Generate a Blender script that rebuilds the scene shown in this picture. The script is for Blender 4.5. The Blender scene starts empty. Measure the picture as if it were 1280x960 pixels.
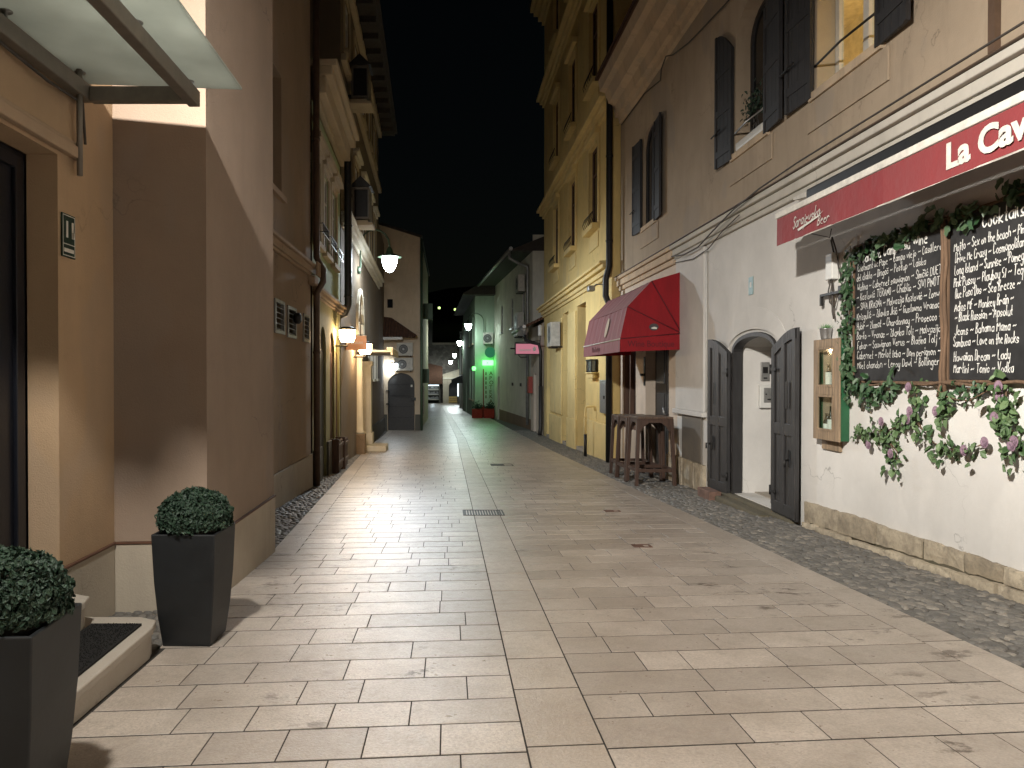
import bpy, bmesh, math, random
from mathutils import Vector, Matrix
random.seed(7)
R = math.radians
scene = bpy.context.scene
COL = scene.collection
H = 1.4                                   # eye height; z = 0 is the eye, the street falls away from it

# ------------------------------------------------------------------ ground profile
def gz(y):
    """height of the paving at distance y (the lane slopes down, then flattens)"""
    if y < 20: return -H - .0366*y
    if y < 32:
        t = (y-20)/12
        return -H - .0366*20 - (.0366*t*12*(1-t/2) + .016*t*12*t/2)
    return gz(31.999) - .016*(y-32)
def sh(y):
    """sideways bend of the lane"""
    return 0 if y < 28 else -(y-28)*.0205

# ------------------------------------------------------------------ materials
MATS = {}
class NT:
    def __init__(s, name):
        s.m = bpy.data.materials.new(name); s.m.use_nodes = True
        s.t = s.m.node_tree; s.t.nodes.clear()
        s.out = s.n('ShaderNodeOutputMaterial')
    def n(s, typ, **kw):
        nd = s.t.nodes.new(typ)
        for k, v in kw.items():
            if k in ('operation','blend_type','data_type','feature','distance','noise_dimensions','wave_type','bands_direction','interpolation_type'): setattr(nd, k, v)
            else: nd.inputs[k].default_value = v
        return nd
    def l(s, a, b): s.t.links.new(a, b)
    def pos(s, scale=(1,1,1)):
        g = s.n('ShaderNodeNewGeometry')
        mp = s.n('ShaderNodeMapping'); mp.inputs['Scale'].default_value = scale
        s.l(g.outputs['Position'], mp.inputs['Vector']); return mp.outputs[0]
    def noise(s, vec, scale, detail=6, rough=.6):
        nd = s.n('ShaderNodeTexNoise', Scale=scale, Detail=detail, Roughness=rough); s.l(vec, nd.inputs['Vector']); return nd.outputs['Fac']
    def ramp(s, fac, stops):
        r = s.n('ShaderNodeValToRGB'); e = r.color_ramp.elements
        while len(e) < len(stops): e.new(.5)
        for i, (p, c) in enumerate(stops):
            e[i].position = p; e[i].color = (*c, 1) if len(c) == 3 else c
        s.l(fac, r.inputs['Fac']); return r.outputs['Color']
    def mix(s, fac, a, b, mode='MIX'):
        m = s.n('ShaderNodeMix', data_type='RGBA', blend_type=mode)
        for sock, v in ((m.inputs[0], fac), (m.inputs[6], a), (m.inputs[7], b)):
            if hasattr(v, 'default_value') or hasattr(v, 'links'): s.l(v, sock)
            elif isinstance(v, (int, float)): sock.default_value = v
            else: sock.default_value = (*v, 1)
        return m.outputs[2]
    def bsdf(s, **kw):
        b = s.n('ShaderNodeBsdfPrincipled'); s.l(b.outputs[0], s.out.inputs['Surface'])
        for k, v in kw.items():
            k2 = k.replace('_', ' ')
            if hasattr(v, 'links'): s.l(v, b.inputs[k2])
            elif isinstance(v, tuple): b.inputs[k2].default_value = (*v, 1)
            else: b.inputs[k2].default_value = v
        return b
    def bump(s, b, h, strength=.3, dist=.02):
        bp = s.n('ShaderNodeBump', Strength=strength, Distance=dist); s.l(h, bp.inputs['Height']); s.l(bp.outputs[0], b.inputs['Normal'])

def mul(c, k): return tuple(min(1, x*k) for x in c)
def lin(r, g, b):
    f = lambda x: (x/255/12.92) if x/255 <= .04045 else ((x/255+.055)/1.055)**2.4
    return (f(r), f(g), f(b))

def plaster(name, c, dirt=.35, rough=.92, bump=.25, stain=(.16,.13,.10), grain=70):
    k = NT(name); p = k.pos(); ps = k.pos((1.2,1.2,.22))
    n1 = k.noise(p, .9, 8, .65); n2 = k.noise(ps, 2.6, 6, .7); n3 = k.noise(p, grain, 3, .6); n4 = k.noise(p, 6, 5, .6)
    base = k.mix(k.ramp(n1, [(.3,(0,0,0)),(.7,(1,1,1))]), mul(c,.84), mul(c,1.08))
    st = k.n('ShaderNodeMath', operation='MULTIPLY'); k.l(k.ramp(n2, [(.50,(0,0,0)),(.74,(1,1,1))]), st.inputs[0]); st.inputs[1].default_value = dirt
    base = k.mix(st.outputs[0], base, tuple(x*.45+y*.5 for x, y in zip(c, stain)))
    sp = k.n('ShaderNodeMath', operation='MULTIPLY'); k.l(k.ramp(n4, [(.62,(0,0,0)),(.72,(1,1,1))]), sp.inputs[0]); sp.inputs[1].default_value = dirt*.4
    base = k.mix(sp.outputs[0], base, mul(c,.62))
    vw = k.n('ShaderNodeVectorMath', operation='MULTIPLY_ADD'); nz = k.n('ShaderNodeTexNoise', Scale=1.8, Detail=7); k.l(p, nz.inputs['Vector']); k.l(nz.outputs['Color'], vw.inputs[0]); vw.inputs[1].default_value = (1.1,1.1,1.1); k.l(p, vw.inputs[2])
    vo = k.n('ShaderNodeTexVoronoi', Scale=.55, feature='DISTANCE_TO_EDGE'); k.l(vw.outputs[0], vo.inputs['Vector'])
    cr = k.n('ShaderNodeMath', operation='MULTIPLY'); k.l(k.ramp(vo.outputs['Distance'], [(0,(1,1,1)),(.0045,(0,0,0))]), cr.inputs[0]); k.l(k.ramp(k.noise(p, .8, 2), [(.50,(0,0,0)),(.60,(.75,.75,.75))]), cr.inputs[1])
    base = k.mix(cr.outputs[0], base, mul(c,.35))
    rep = k.n('ShaderNodeMath', operation='MULTIPLY'); k.l(k.ramp(k.noise(k.pos((1,1,.6)), .75, 3, .5), [(.60,(0,0,0)),(.615,(1,1,1))]), rep.inputs[0]); rep.inputs[1].default_value = min(.5, dirt*.8)
    base = k.mix(rep.outputs[0], base, tuple(x*.55+.10 for x in c))
    b = k.bsdf(Base_Color=base, Roughness=rough)
    h = k.n('ShaderNodeMath', operation='ADD'); k.l(n3, h.inputs[0]); k.l(n4, h.inputs[1])
    k.bump(b, h.outputs[0], bump, .012)
    MATS[name] = k.m; return k.m
def plain(name, c, rough=.6, metal=0, var=.25, scale=9, bump=.08):
    k = NT(name); p = k.pos(); n = k.noise(p, scale, 6, .65)
    base = k.mix(k.ramp(n, [(.3,(0,0,0)),(.7,(1,1,1))]), mul(c,1-var), mul(c,1+var*.6))
    b = k.bsdf(Base_Color=base, Roughness=rough, Metallic=metal)
    k.bump(b, k.noise(p, scale*7, 3), bump, .01)
    MATS[name] = k.m; return k.m
def wood(name, c, rough=.65, axis='Z', dark=.5):
    k = NT(name); sc = {'Z':(14,14,1.1),'Y':(14,1.1,14),'X':(1.1,14,14)}[axis]; p = k.pos(sc); q = k.pos()
    n = k.noise(p, 2.2, 7, .7); n2 = k.noise(q, 3, 4)
    base = k.mix(k.ramp(n, [(.3,(0,0,0)),(.68,(1,1,1))]), mul(c,dark), mul(c,1.25))
    base = k.mix(k.ramp(n2, [(.45,(0,0,0)),(.75,(.6,.6,.6))]), base, mul(c,.6))
    b = k.bsdf(Base_Color=base, Roughness=rough); k.bump(b, n, .25, .01)
    MATS[name] = k.m; return k.m
def emit(name, c, s, transp=False):
    k = NT(name); e = k.n('ShaderNodeEmission', Color=(*c,1), Strength=s)
    if transp:
        t = k.n('ShaderNodeBsdfTransparent'); a = k.n('ShaderNodeAddShader'); k.l(e.outputs[0], a.inputs[0]); k.l(t.outputs[0], a.inputs[1]); k.l(a.outputs[0], k.out.inputs['Surface'])
    else: k.l(e.outputs[0], k.out.inputs['Surface'])
    MATS[name] = k.m; return k.m
def glass(name, c=(.9,.95,.95), refl=.12, rough=.03, op=0.0, dark=(.02,.02,.025)):
    """thin pane: mostly see-through (or dark), with a mirror share"""
    k = NT(name)
    t = k.n('ShaderNodeBsdfTransparent', Color=(*c,1)); d = k.n('ShaderNodeBsdfDiffuse', Color=(*dark,1)); g = k.n('ShaderNodeBsdfGlossy', Roughness=rough)
    m0 = k.n('ShaderNodeMixShader', Fac=op); k.l(t.outputs[0], m0.inputs[1]); k.l(d.outputs[0], m0.inputs[2])
    fr = k.n('ShaderNodeLayerWeight', Blend=.5); pw = k.n('ShaderNodeMath', operation='POWER'); k.l(fr.outputs['Facing'], pw.inputs[0]); pw.inputs[1].default_value = 4
    ad = k.n('ShaderNodeMath', operation='MULTIPLY_ADD'); k.l(pw.outputs[0], ad.inputs[0]); ad.inputs[1].default_value = .7; ad.inputs[2].default_value = refl*.5
    m1 = k.n('ShaderNodeMixShader'); k.l(ad.outputs[0], m1.inputs[0]); k.l(m0.outputs[0], m1.inputs[1]); k.l(g.outputs[0], m1.inputs[2])
    k.l(m1.outputs[0], k.out.inputs['Surface']); MATS[name] = k.m; return k.m
def leafmat(name, c1, c2, scale=40, rough=.5):
    k = NT(name); g = k.n('ShaderNodeNewGeometry')
    base = k.mix(g.outputs['Random Per Island'], c1, c2)
    b = k.bsdf(Base_Color=base, Roughness=rough)
    MATS[name] = k.m; return k.m

# --- paving: one slab per mesh island
def slabs(name, c1, c2, rough=.42):
    k = NT(name); g = k.n('ShaderNodeNewGeometry'); p = k.pos()
    rnd = g.outputs['Random Per Island']
    base = k.mix(rnd, c1, c2)
    n1 = k.noise(p, 2.0, 8, .7); n2 = k.noise(p, 14, 6, .65); n3 = k.noise(p, 95, 3, .65); n5 = k.noise(p, .35, 4, .6)
    base = k.mix(k.ramp(n1, [(.34,(.6,.6,.6)),(.60,(0,0,0))]), base, tuple(a*b for a, b in zip(c1,(.74,.70,.65))))
    base = k.mix(k.ramp(k.noise(p, 75, 4, .7), [(.35,(.55,.55,.55)),(.62,(0,0,0))]), base, mul(c1,.62))
    base = k.mix(k.ramp(n2, [(.58,(0,0,0)),(.80,(.5,.5,.5))]), base, mul(c1,.55))
    base = k.mix(k.ramp(n5, [(.42,(0,0,0)),(.70,(.35,.35,.35))]), base, mul(c1,.72))
    # hairline veins and worn pits
    v = k.n('ShaderNodeTexVoronoi', Scale=2.3, feature='DISTANCE_TO_EDGE'); 
    w = k.n('ShaderNodeVectorMath', operation='ADD'); nz = k.n('ShaderNodeTexNoise', Scale=5, Detail=5); k.l(p, nz.inputs['Vector'])
    k.l(p, w.inputs[0]); k.l(nz.outputs['Color'], w.inputs[1]); k.l(w.outputs[0], v.inputs['Vector'])
    vein = k.ramp(v.outputs['Distance'], [(0,(1,1,1)),(.006,(0,0,0))])
    gate = k.ramp(k.noise(p, .7, 3), [(.56,(0,0,0)),(.62,(1,1,1))])
    vm = k.n('ShaderNodeMath', operation='MULTIPLY'); k.l(vein, vm.inputs[0]); k.l(gate, vm.inputs[1])
    base = k.mix(vm.outputs[0], base, (.10,.075,.055))
    pm = k.n('ShaderNodeMath', operation='MULTIPLY'); k.l(k.ramp(k.noise(k.pos((1,1.8,1)), 3.4, 10, .75), [(.565,(0,0,0)),(.62,(.9,.9,.9))]), pm.inputs[0]); k.l(k.ramp(k.noise(p, .55, 3), [(.53,(0,0,0)),(.60,(1,1,1))]), pm.inputs[1]); pit = pm.outputs[0]
    base = k.mix(pit, base, (.085,.062,.045))
    ro = k.ramp(n2, [(.25,(rough-.10,)*3),(.8,(rough+.16,)*3)])
    b = k.bsdf(Base_Color=base, Roughness=ro)
    b.inputs['Specular IOR Level'].default_value = .62
    h = k.n('ShaderNodeMath', operation='ADD'); k.l(n3, h.inputs[0]); k.l(n2, h.inputs[1])
    k.bump(b, h.outputs[0], .5, .006)
    MATS[name] = k.m; return k.m
slabs('paving', (.355,.306,.26), (.55,.48,.412), .335)
slabs('channel_stone', (.385,.328,.272), (.47,.405,.338), .38)
plain('mortar', (.030,.026,.022), .95, var=.4, scale=20)
plain('cobble_mortar', (.105,.096,.084), .95, var=.35, scale=14)
plain('soil', (.035,.028,.02), 1, scale=25)
k = NT('pebble'); g = k.n('ShaderNodeNewGeometry'); p = k.pos()
cc = k.ramp(g.outputs['Random Per Island'], [(0,(.13,.125,.115)),(.55,(.20,.192,.175)),(.85,(.27,.25,.22)),(1,(.42,.38,.32))])
cc = k.mix(k.noise(p, 60, 4), cc, (.08,.075,.068)); b = k.bsdf(Base_Color=cc, Roughness=.6); k.bump(b, k.noise(p, 120, 3), .3, .006)
MATS['pebble'] = k.m

plaster('orange_plaster', lin(170,144,114), .32, bump=.35, grain=110)
plaster('taupe_plaster', lin(146,128,112), .34, bump=.35, grain=110)
plaster('cream_plinth', lin(170,160,144), .3)
plaster('brown_plaster', lin(146,126,104), .4)
plaster('tan_trim', lin(164,142,118), .3)
plaster('green_plaster', lin(146,143,100), .35)
plaster('pale_green_plaster', lin(158,172,134), .3)
plaster('cream_trim', lin(184,168,140), .3)
plaster('grey_tan_plaster', lin(112,98,80), .5)
plaster('white_trim', lin(214,208,192), .2)
plaster('white_wall', lin(208,206,202), .22, stain=(.42,.38,.32))
plaster('pink_grey_wall', lin(168,152,132), .75, stain=(.2,.16,.12))
plaster('pale_wall', lin(206,192,176), .35)
plaster('dirty_cornice', lin(196,176,150), .8, stain=(.16,.12,.09), bump=.5)
plaster('white_cornice', lin(190,186,176), .35)
plaster('yellow_plaster', lin(216,192,130), .4, stain=(.22,.17,.09))
plaster('yellow_trim', lin(216,194,136), .25)
plaster('gable_plaster', lin(192,174,150), .4)
plaster('grey_wall', lin(206,203,190), .55)
plaster('peeling_base', lin(126,104,84), .9, stain=(.12,.08,.06), bump=.6)
plaster('mint_wall', lin(170,190,168), .3)
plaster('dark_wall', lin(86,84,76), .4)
plaster('red_plinth', lin(140,44,30), .3)
plaster('marble_dark', lin(112,106,98), .8, stain=(.07,.06,.05), bump=.2)
plaster('old_stone', lin(182,172,154), .8, stain=(.12,.10,.08), bump=.5, grain=28)
plaster('step_stone', lin(166,158,146), .3)
plaster('mossy_stone', lin(96,90,74), .9, stain=(.05,.055,.03), bump=.8)
k = NT('rubble_wall'); p = k.pos(); v = k.n('ShaderNodeTexVoronoi', Scale=2.4); k.l(p, v.inputs['Vector'])
cc = k.ramp(v.outputs['Color'], [(0,(.12,.11,.1)),(1,(.42,.38,.33))]); cc = k.mix(k.noise(p, 5, 6), cc, (.1,.09,.08)); b = k.bsdf(Base_Color=cc, Roughness=.95); k.bump(b, v.outputs['Distance'], .8, .1)
MATS['rubble_wall'] = k.m
k = NT('tile_roof'); p = k.pos((1,1,1)); w = k.n('ShaderNodeTexWave', Scale=2.4, Distortion=1.5); k.l(p, w.inputs['Vector'])
cc = k.mix(k.noise(p, 6, 6), (.16,.07,.04), (.05,.03,.02)); b = k.bsdf(Base_Color=cc, Roughness=.9); k.bump(b, w.outputs['Fac'], .9, .08)
MATS['tile_roof'] = k.m
plain('dark_roof', (.03,.027,.025), .9)
plain('soffit', (.055,.047,.040), .9)
plain('black_metal', (.016,.015,.015), .5, .3)
plain('dark_iron', (.035,.033,.032), .55, .4)
plain('door_black', (.006,.007,.011), .35, 0, .1)
plain('beam_steel', (.17,.15,.125), .55, .25, .2)
plain('grey_metal', (.28,.28,.27), .5, .5)
plain('zinc', (.42,.42,.42), .38, .8, .25, 25)
plain('green_iron', (.06,.10,.06), .5, .3)
plain('brown_pipe', (.10,.062,.04), .6)
plain('planter_black', (.010,.0115,.013), .5, 0, .5, 3, .05)
plain('mat_black', (.008,.0075,.007), 1, 0, .6, 60, .9)
plain('white_plastic', (.62,.62,.59), .5, 0, .08)
plain('dirty_plastic', (.44,.42,.37), .6, 0, .25)
plain('fan_grey', (.07,.07,.068), .6)
k = NT('plinth_block'); p = k.pos(); g = k.n('ShaderNodeNewGeometry'); o_ = k.n('ShaderNodeObjectInfo')
cc = k.mix(o_.outputs['Random'], lin(150,138,118), lin(196,184,162)); cc = k.mix(k.ramp(k.noise(p, 5, 8, .7), [(.45,(0,0,0)),(.7,(.8,.8,.8))]), cc, (.15,.125,.095)); cc = k.mix(k.ramp(k.noise(p, 26, 5, .7), [(.5,(0,0,0)),(.7,(.6,.6,.6))]), cc, (.22,.19,.15))
b = k.bsdf(Base_Color=cc, Roughness=.9); k.bump(b, k.noise(p, 24, 7, .7), .7, .02); MATS['plinth_block'] = k.m
wood('shutter_wood', (.030,.029,.031), .6)
wood('door_wood', (.031,.030,.031), .55)
wood('brown_door', (.105,.052,.032), .55)
wood('table_wood', (.062,.032,.021), .5)
wood('table_top_wood', (.13,.085,.06), .4, 'Y')
wood('cabinet_wood', (.30,.215,.135), .65, dark=.35)
wood('branch_wood', (.14,.085,.05), .85)
plain('green_paint', (.014,.085,.035), .5)
plain('teal_plate', lin(120,150,150), .5)
plain('sign_green', (.008,.03,.02), .45)
plain('sign_white', (.62,.6,.55), .6, 0, .1)
plain('brick_red', (.17,.10,.075), .9, var=.5)
plain('red_box', (.30,.035,.02), .45)
plain('blackboard', (.020,.020,.021), .8, 0, .8, 3)
plain('chalk', (.70,.70,.67), .95, 0, .45, 30)
plain('frame_white', (.66,.64,.58), .5, 0, .1)
plain('copper_sign', lin(220,160,124), .5, 0, .12)
plain('bottle_glass', (.012,.016,.01), .12, 0, .3)
plain('label_paper', (.7,.68,.6), .8)
plain('cable', (.05,.042,.036), .7)
plain('rusty', (.10,.045,.025), .8)
plain('yellow_wood', (.5,.33,.1), .6)
leafmat('box_leaf', (.008,.026,.014), (.022,.048,.026), rough=.62)
leafmat('ivy_leaf', (.020,.060,.022), (.075,.125,.065), rough=.5)
leafmat('garland_leaf', (.035,.080,.026), (.125,.19,.085), rough=.6)
leafmat('petal', (.15,.09,.13), (.30,.20,.26), rough=.8)
leafmat('grass_leaf', (.04,.16,.03), (.1,.3,.06))
# fabrics
def fabric(name, c, c2, rough=.85):
    k = NT(name); p = k.pos(); n = k.noise(k.pos((1,1,.4)), 2.2, 6, .7)
    base = k.mix(k.ramp(n, [(.35,(0,0,0)),(.75,(1,1,1))]), c, c2); b = k.bsdf(Base_Color=base, Roughness=rough)
    b.inputs['Sheen Weight'].default_value = .15
    k.bump(b, k.noise(k.pos((1,.5,.35)), 9, 4, .6), .5, .03); MATS[name] = k.m
fabric('awning_red', lin(118,22,30), lin(106,26,32))
fabric('awning_red_faded', lin(120,34,38), lin(112,36,40))
fabric('wine_red', lin(142,6,22), lin(120,6,18))
fabric('wine_faded', lin(124,40,52), lin(110,14,28))
plain('awning_white', (.56,.54,.49), .7)
plain('wine_print', (.10,.004,.01), .8)
plain('badge', (.05,.04,.045), .5)
glass('dark_glass', op=.93, refl=.10, dark=(.012,.013,.016))
glass('clear_glass', refl=.06)
glass('blue_glass', op=.85, refl=.22, dark=(.10,.12,.14))
k = NT('frosted'); p = k.pos()
t = k.n('ShaderNodeBsdfTranslucent', Color=(.46,.52,.49,1)); d = k.n('ShaderNodeBsdfDiffuse', Color=(.34,.355,.325,1)); g = k.n('ShaderNodeBsdfGlossy', Roughness=.35)
m0 = k.n('ShaderNodeMixShader', Fac=.42); k.l(t.outputs[0], m0.inputs[1]); k.l(d.outputs[0], m0.inputs[2])
m1 = k.n('ShaderNodeMixShader', Fac=.05); k.l(m0.outputs[0], m1.inputs[1]); k.l(g.outputs[0], m1.inputs[2]); k.l(m1.outputs[0], k.out.inputs['Surface'])
cn = k.ramp(k.noise(p, 1.6, 6, .6), [(.3,(.34,.36,.335)),(.7,(.50,.525,.49))]); k.l(cn, t.inputs['Color']); MATS['frosted'] = k.m
emit('bulb_cool', (.86,.95,1.0), 26, True)
emit('bulb_warm', (1,.68,.36), 14, True)
emit('bulb_far', (.82,1,.95), 20, True)
emit('green_light', (.12,1,.14), 2.4, True)
emit('green_disc', (.12,.75,.35), .22)
emit('pink_light', (1,.36,.46), .50)
emit('glow_cool', (.75,.9,1), 2.2)
emit('warm_room', (1,.62,.22), .9)
emit('far_light', (.7,1,.3), 2.5)

# ------------------------------------------------------------------ mesh builder
class MB:
    def __init__(s, T=None): s.v = []; s.f = []; s.mi = []; s.T = T or (lambda a, b, c: (a, b, c)); s.cur = 0; s.smooth = []; s.sm = False
    def pt(s, a, b, c): s.v.append(s.T(a, b, c)); return len(s.v)-1
    def face(s, idx): s.f.append(tuple(idx)); s.mi.append(s.cur); s.smooth.append(s.sm)
    def poly(s, pts): s.face([s.pt(*p) for p in pts])
    def box(s, a0, a1, b0, b1, c0, c1):
        i = [s.pt(a, b, c) for a in (a0, a1) for b in (b0, b1) for c in (c0, c1)]
        for q in ((0,1,3,2),(4,6,7,5),(0,4,5,1),(2,3,7,6),(0,2,6,4),(1,5,7,3)): s.face([i[k] for k in q])
    def hexa(s, lo, hi):
        """lo, hi: four points each"""
        i = [s.pt(*p) for p in lo] + [s.pt(*p) for p in hi]
        s.face(i[0:4][::-1]); s.face(i[4:8])
        for k in range(4): s.face((i[k], i[(k+1)%4], i[4+(k+1)%4], i[4+k]))
    def prism(s, prof, fn, t0, t1):
        """prof: list of 2-D points; fn(u, v, t) -> local point; extruded from t0 to t1"""
        n = len(prof); a = [s.pt(*fn(u, v, t0)) for u, v in prof]; b = [s.pt(*fn(u, v, t1)) for u, v in prof]
        s.face(a[::-1]); s.face(b)
        for k in range(n): s.face((a[k], a[(k+1)%n], b[(k+1)%n], b[k]))
    def tube(s, path, r, n=8, cap=True):
        path = [Vector(p) for p in path]; rings = []; up0 = Vector((0,0,1))
        was = s.sm; s.sm = True
        prevx = None
        for i, p in enumerate(path):
            t = (path[min(i+1, len(path)-1)] - path[max(i-1, 0)]).normalized()
            x = (t.cross(up0) if abs(t.z) < .95 else t.cross(Vector((1,0,0)))).normalized()
            if prevx is not None:
                x2 = (prevx - t*prevx.dot(t))
                if x2.length > 1e-4: x = x2.normalized()
            prevx = x; y = t.cross(x)
            rr = r[i] if isinstance(r, (list, tuple)) else r
            rings.append([s.pt(*(p + x*math.cos(2*math.pi*k/n)*rr + y*math.sin(2*math.pi*k/n)*rr)) for k in range(n)])
        for a, b in zip(rings, rings[1:]):
            for k in range(n): s.face((a[k], a[(k+1)%n], b[(k+1)%n], b[k]))
        s.sm = was
        if cap: s.face(rings[0][::-1]); s.face(rings[-1])
    def lathe(s, prof, c, n=20, axis='Z', cap=True):
        """prof: (radius, height) list around an axis through c"""
        was = s.sm; s.sm = True; rings = []
        for r, h in prof:
            ring = []
            for k in range(n):
                a = 2*math.pi*k/n; u, v = r*math.cos(a), r*math.sin(a)
                q = {'Z': (c[0]+u, c[1]+v, c[2]+h), 'Y': (c[0]+u, c[1]+h, c[2]+v), 'X': (c[0]+h, c[1]+u, c[2]+v)}[axis]
                ring.append(s.pt(*q))
            rings.append(ring)
        for a, b in zip(rings, rings[1:]):
            for k in range(n): s.face((a[k], a[(k+1)%n], b[(k+1)%n], b[k]))
        s.sm = was
        if cap: s.face(rings[0][::-1]); s.face(rings[-1])
    def build(s, name, mats, parent=None, bevel=0, fix=True):
        base = Vector((0,0,0))
        if parent is not None:
            r = parent
            while r.parent: r = r.parent
            base = r.location
        me = bpy.data.meshes.new(name)
        me.from_pydata([Vector(p) - base for p in s.v], [], s.f)
        mats = mats if isinstance(mats, (list, tuple)) else [mats]
        for m in mats: me.materials.append(MATS[m] if isinstance(m, str) else m)
        me.polygons.foreach_set('material_index', s.mi)
        me.polygons.foreach_set('use_smooth', s.smooth)
        if fix:
            bm = bmesh.new(); bm.from_mesh(me); bmesh.ops.recalc_face_normals(bm, faces=bm.faces); bm.to_mesh(me); bm.free()
        o = bpy.data.objects.new(name, me); COL.objects.link(o)
        if parent is not None: o.parent = parent
        if bevel:
            bv = o.modifiers.new('bevel', 'BEVEL'); bv.width = bevel; bv.segments = 2; bv.limit_method = 'ANGLE'; bv.angle_limit = R(40)
        return o
def tag(o, label=None, cat=None, group=None, kind=None):
    if label: o['label'] = label
    if cat: o['category'] = cat
    if group: o['group'] = group
    if kind: o['kind'] = kind
    return o
def thing(name, label, cat, loc, group=None):
    o = bpy.data.objects.new(name, None); o.empty_display_size = .2; COL.objects.link(o); o.location = loc
    return tag(o, label, cat, group)
def copy_tree(o, parent=None):
    c = o.copy(); COL.objects.link(c); c.parent = parent
    for ch in list(o.children): copy_tree(ch, c)
    return c
# facade frames: (s along the lane, z up, p out of the wall)
def RF(X): return lambda s, z, p: (X-p, s, z)
def LF(X0, y0, X1, y1): return lambda s, z, p: (X0+(X1-X0)*(s-y0)/(y1-y0)+p, s, z)
def FF(Y): return lambda s, z, p: (s, Y-p, z)

def arch_pts(s0, s1, zs, rise, n=12):
    return [((s0+s1)/2 - (s1-s0)/2*math.cos(math.pi*k/n), zs + rise*math.sin(math.pi*k/n)) for k in range(n+1)]
def facade(mb, s0, s1, z0, z1, holes=(), depth=.25, p=0):
    """wall face at p with openings; reveals run back by depth. hole = (s0, s1, z0, z1[, arch rise])"""
    ss = sorted({s0, s1, *[h[0] for h in holes], *[h[1] for h in holes]})
    zz = sorted({z0, z1, *[h[2] for h in holes], *[h[3] for h in holes]})
    ss = [x for x in ss if s0 <= x <= s1]; zz = [x for x in zz if z0 <= x <= z1]
    for a, b in zip(ss, ss[1:]):
        for c, d in zip(zz, zz[1:]):
            m = ((a+b)/2, (c+d)/2)
            if any(h[0] < m[0] < h[1] and h[2] < m[1] < h[3] for h in holes): continue
            mb.poly([(a,c,p),(b,c,p),(b,d,p),(a,d,p)])
    for h in holes:
        rise = h[4] if len(h) > 4 else 0; dp = h[5] if len(h) > 5 else depth
        a, b, c, d = h[:4]
        if rise:
            pts = arch_pts(a, b, d-rise, rise); half = len(pts)//2
            mb.poly([(a,d,p)] + [(x,z,p) for x, z in pts[:half+1][::-1]])
            mb.poly([(b,d,p)] + [(x,z,p) for x, z in pts[half:]])
            ring = [(b,c),(a,c)] + pts
        else: ring = [(b,c),(a,c),(a,d),(b,d)]
        for (x0,q0),(x1,q1) in zip(ring, ring[1:]+ring[:1]):
            mb.poly([(x0,q0,p),(x1,q1,p),(x1,q1,p-dp),(x0,q0,p-dp)])
def slab_outline(mb, pts, p0, p1):
    """flat outline in (s,z) extruded between p0 and p1"""
    mb.prism(pts, lambda u, v, t: (u, v, t), p0, p1)

def window(root, T, s0, s1, z0, z1, depth=.22, arch=0, cols=2, rows=2, frame='frame_white', pane='dark_glass', sill='cream_trim', hood=None, fw=.06, surround=None, shutters=None, sill_p=.10, sill_h=.09):
    m = MB(T); d0, d1 = -depth+.05, -depth
    # outer frame
    if arch:
        out = [(s1,z0),(s0,z0)] + arch_pts(s0, s1, z1-arch, arch); inn = [(s1-fw,z0+fw),(s0+fw,z0+fw)] + arch_pts(s0+fw, s1-fw, z1-arch, arch-fw)
    else:
        out = [(s1,z0),(s0,z0),(s0,z1),(s1,z1)]; inn = [(s1-fw,z0+fw),(s0+fw,z0+fw),(s0+fw,z1-fw),(s1-fw,z1-fw)]
    n = len(out)
    for i in range(n):
        j = (i+1) % n
        m.hexa([(*out[i],d1),(*out[j],d1),(*inn[j],d1),(*inn[i],d1)], [(*out[i],d0),(*out[j],d0),(*inn[j],d0),(*inn[i],d0)])
    for i in range(1, cols):
        x = s0 + (s1-s0)*i/cols; m.box(x-fw*.6, x+fw*.6, z0+fw, z1-(arch*.1 if arch else fw), d1, d0+.004)
    for i in range(1, rows):
        z = z0 + (z1-z0)*(.68 if rows == 2 else i/rows); m.box(s0+fw, s1-fw, z-fw*.4, z+fw*.4, d1, d0-.006)
    w = m.build('window', frame, root)
    g = MB(T); slab_outline(g, inn, d1+.012, d1+.02); g.build('pane', pane, w)
    if sill:
        k = MB(T); k.box(s0-.08, s1+.08, z0-sill_h, z0, -depth+.05, sill_p); k.build('sill', sill, w)
    if hood:
        k = MB(T); k.box(s0-.16, s1+.16, z1+.22, z1+.32, .002, .16); k.box(s0-.10, s1+.10, z1+.12, z1+.22, .002, .09); k.build('hood', hood, w)
    if surround:
        k = MB(T); e = .13
        k.box(s0-e, s0-.002, z0, z1+e, .002, .035); k.box(s1+.002, s1+e, z0, z1+e, .002, .035); k.box(s0-.002, s1+.002, z1+.002, z1+e, .002, .035); k.build('surround', surround, w)
    return w
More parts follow.
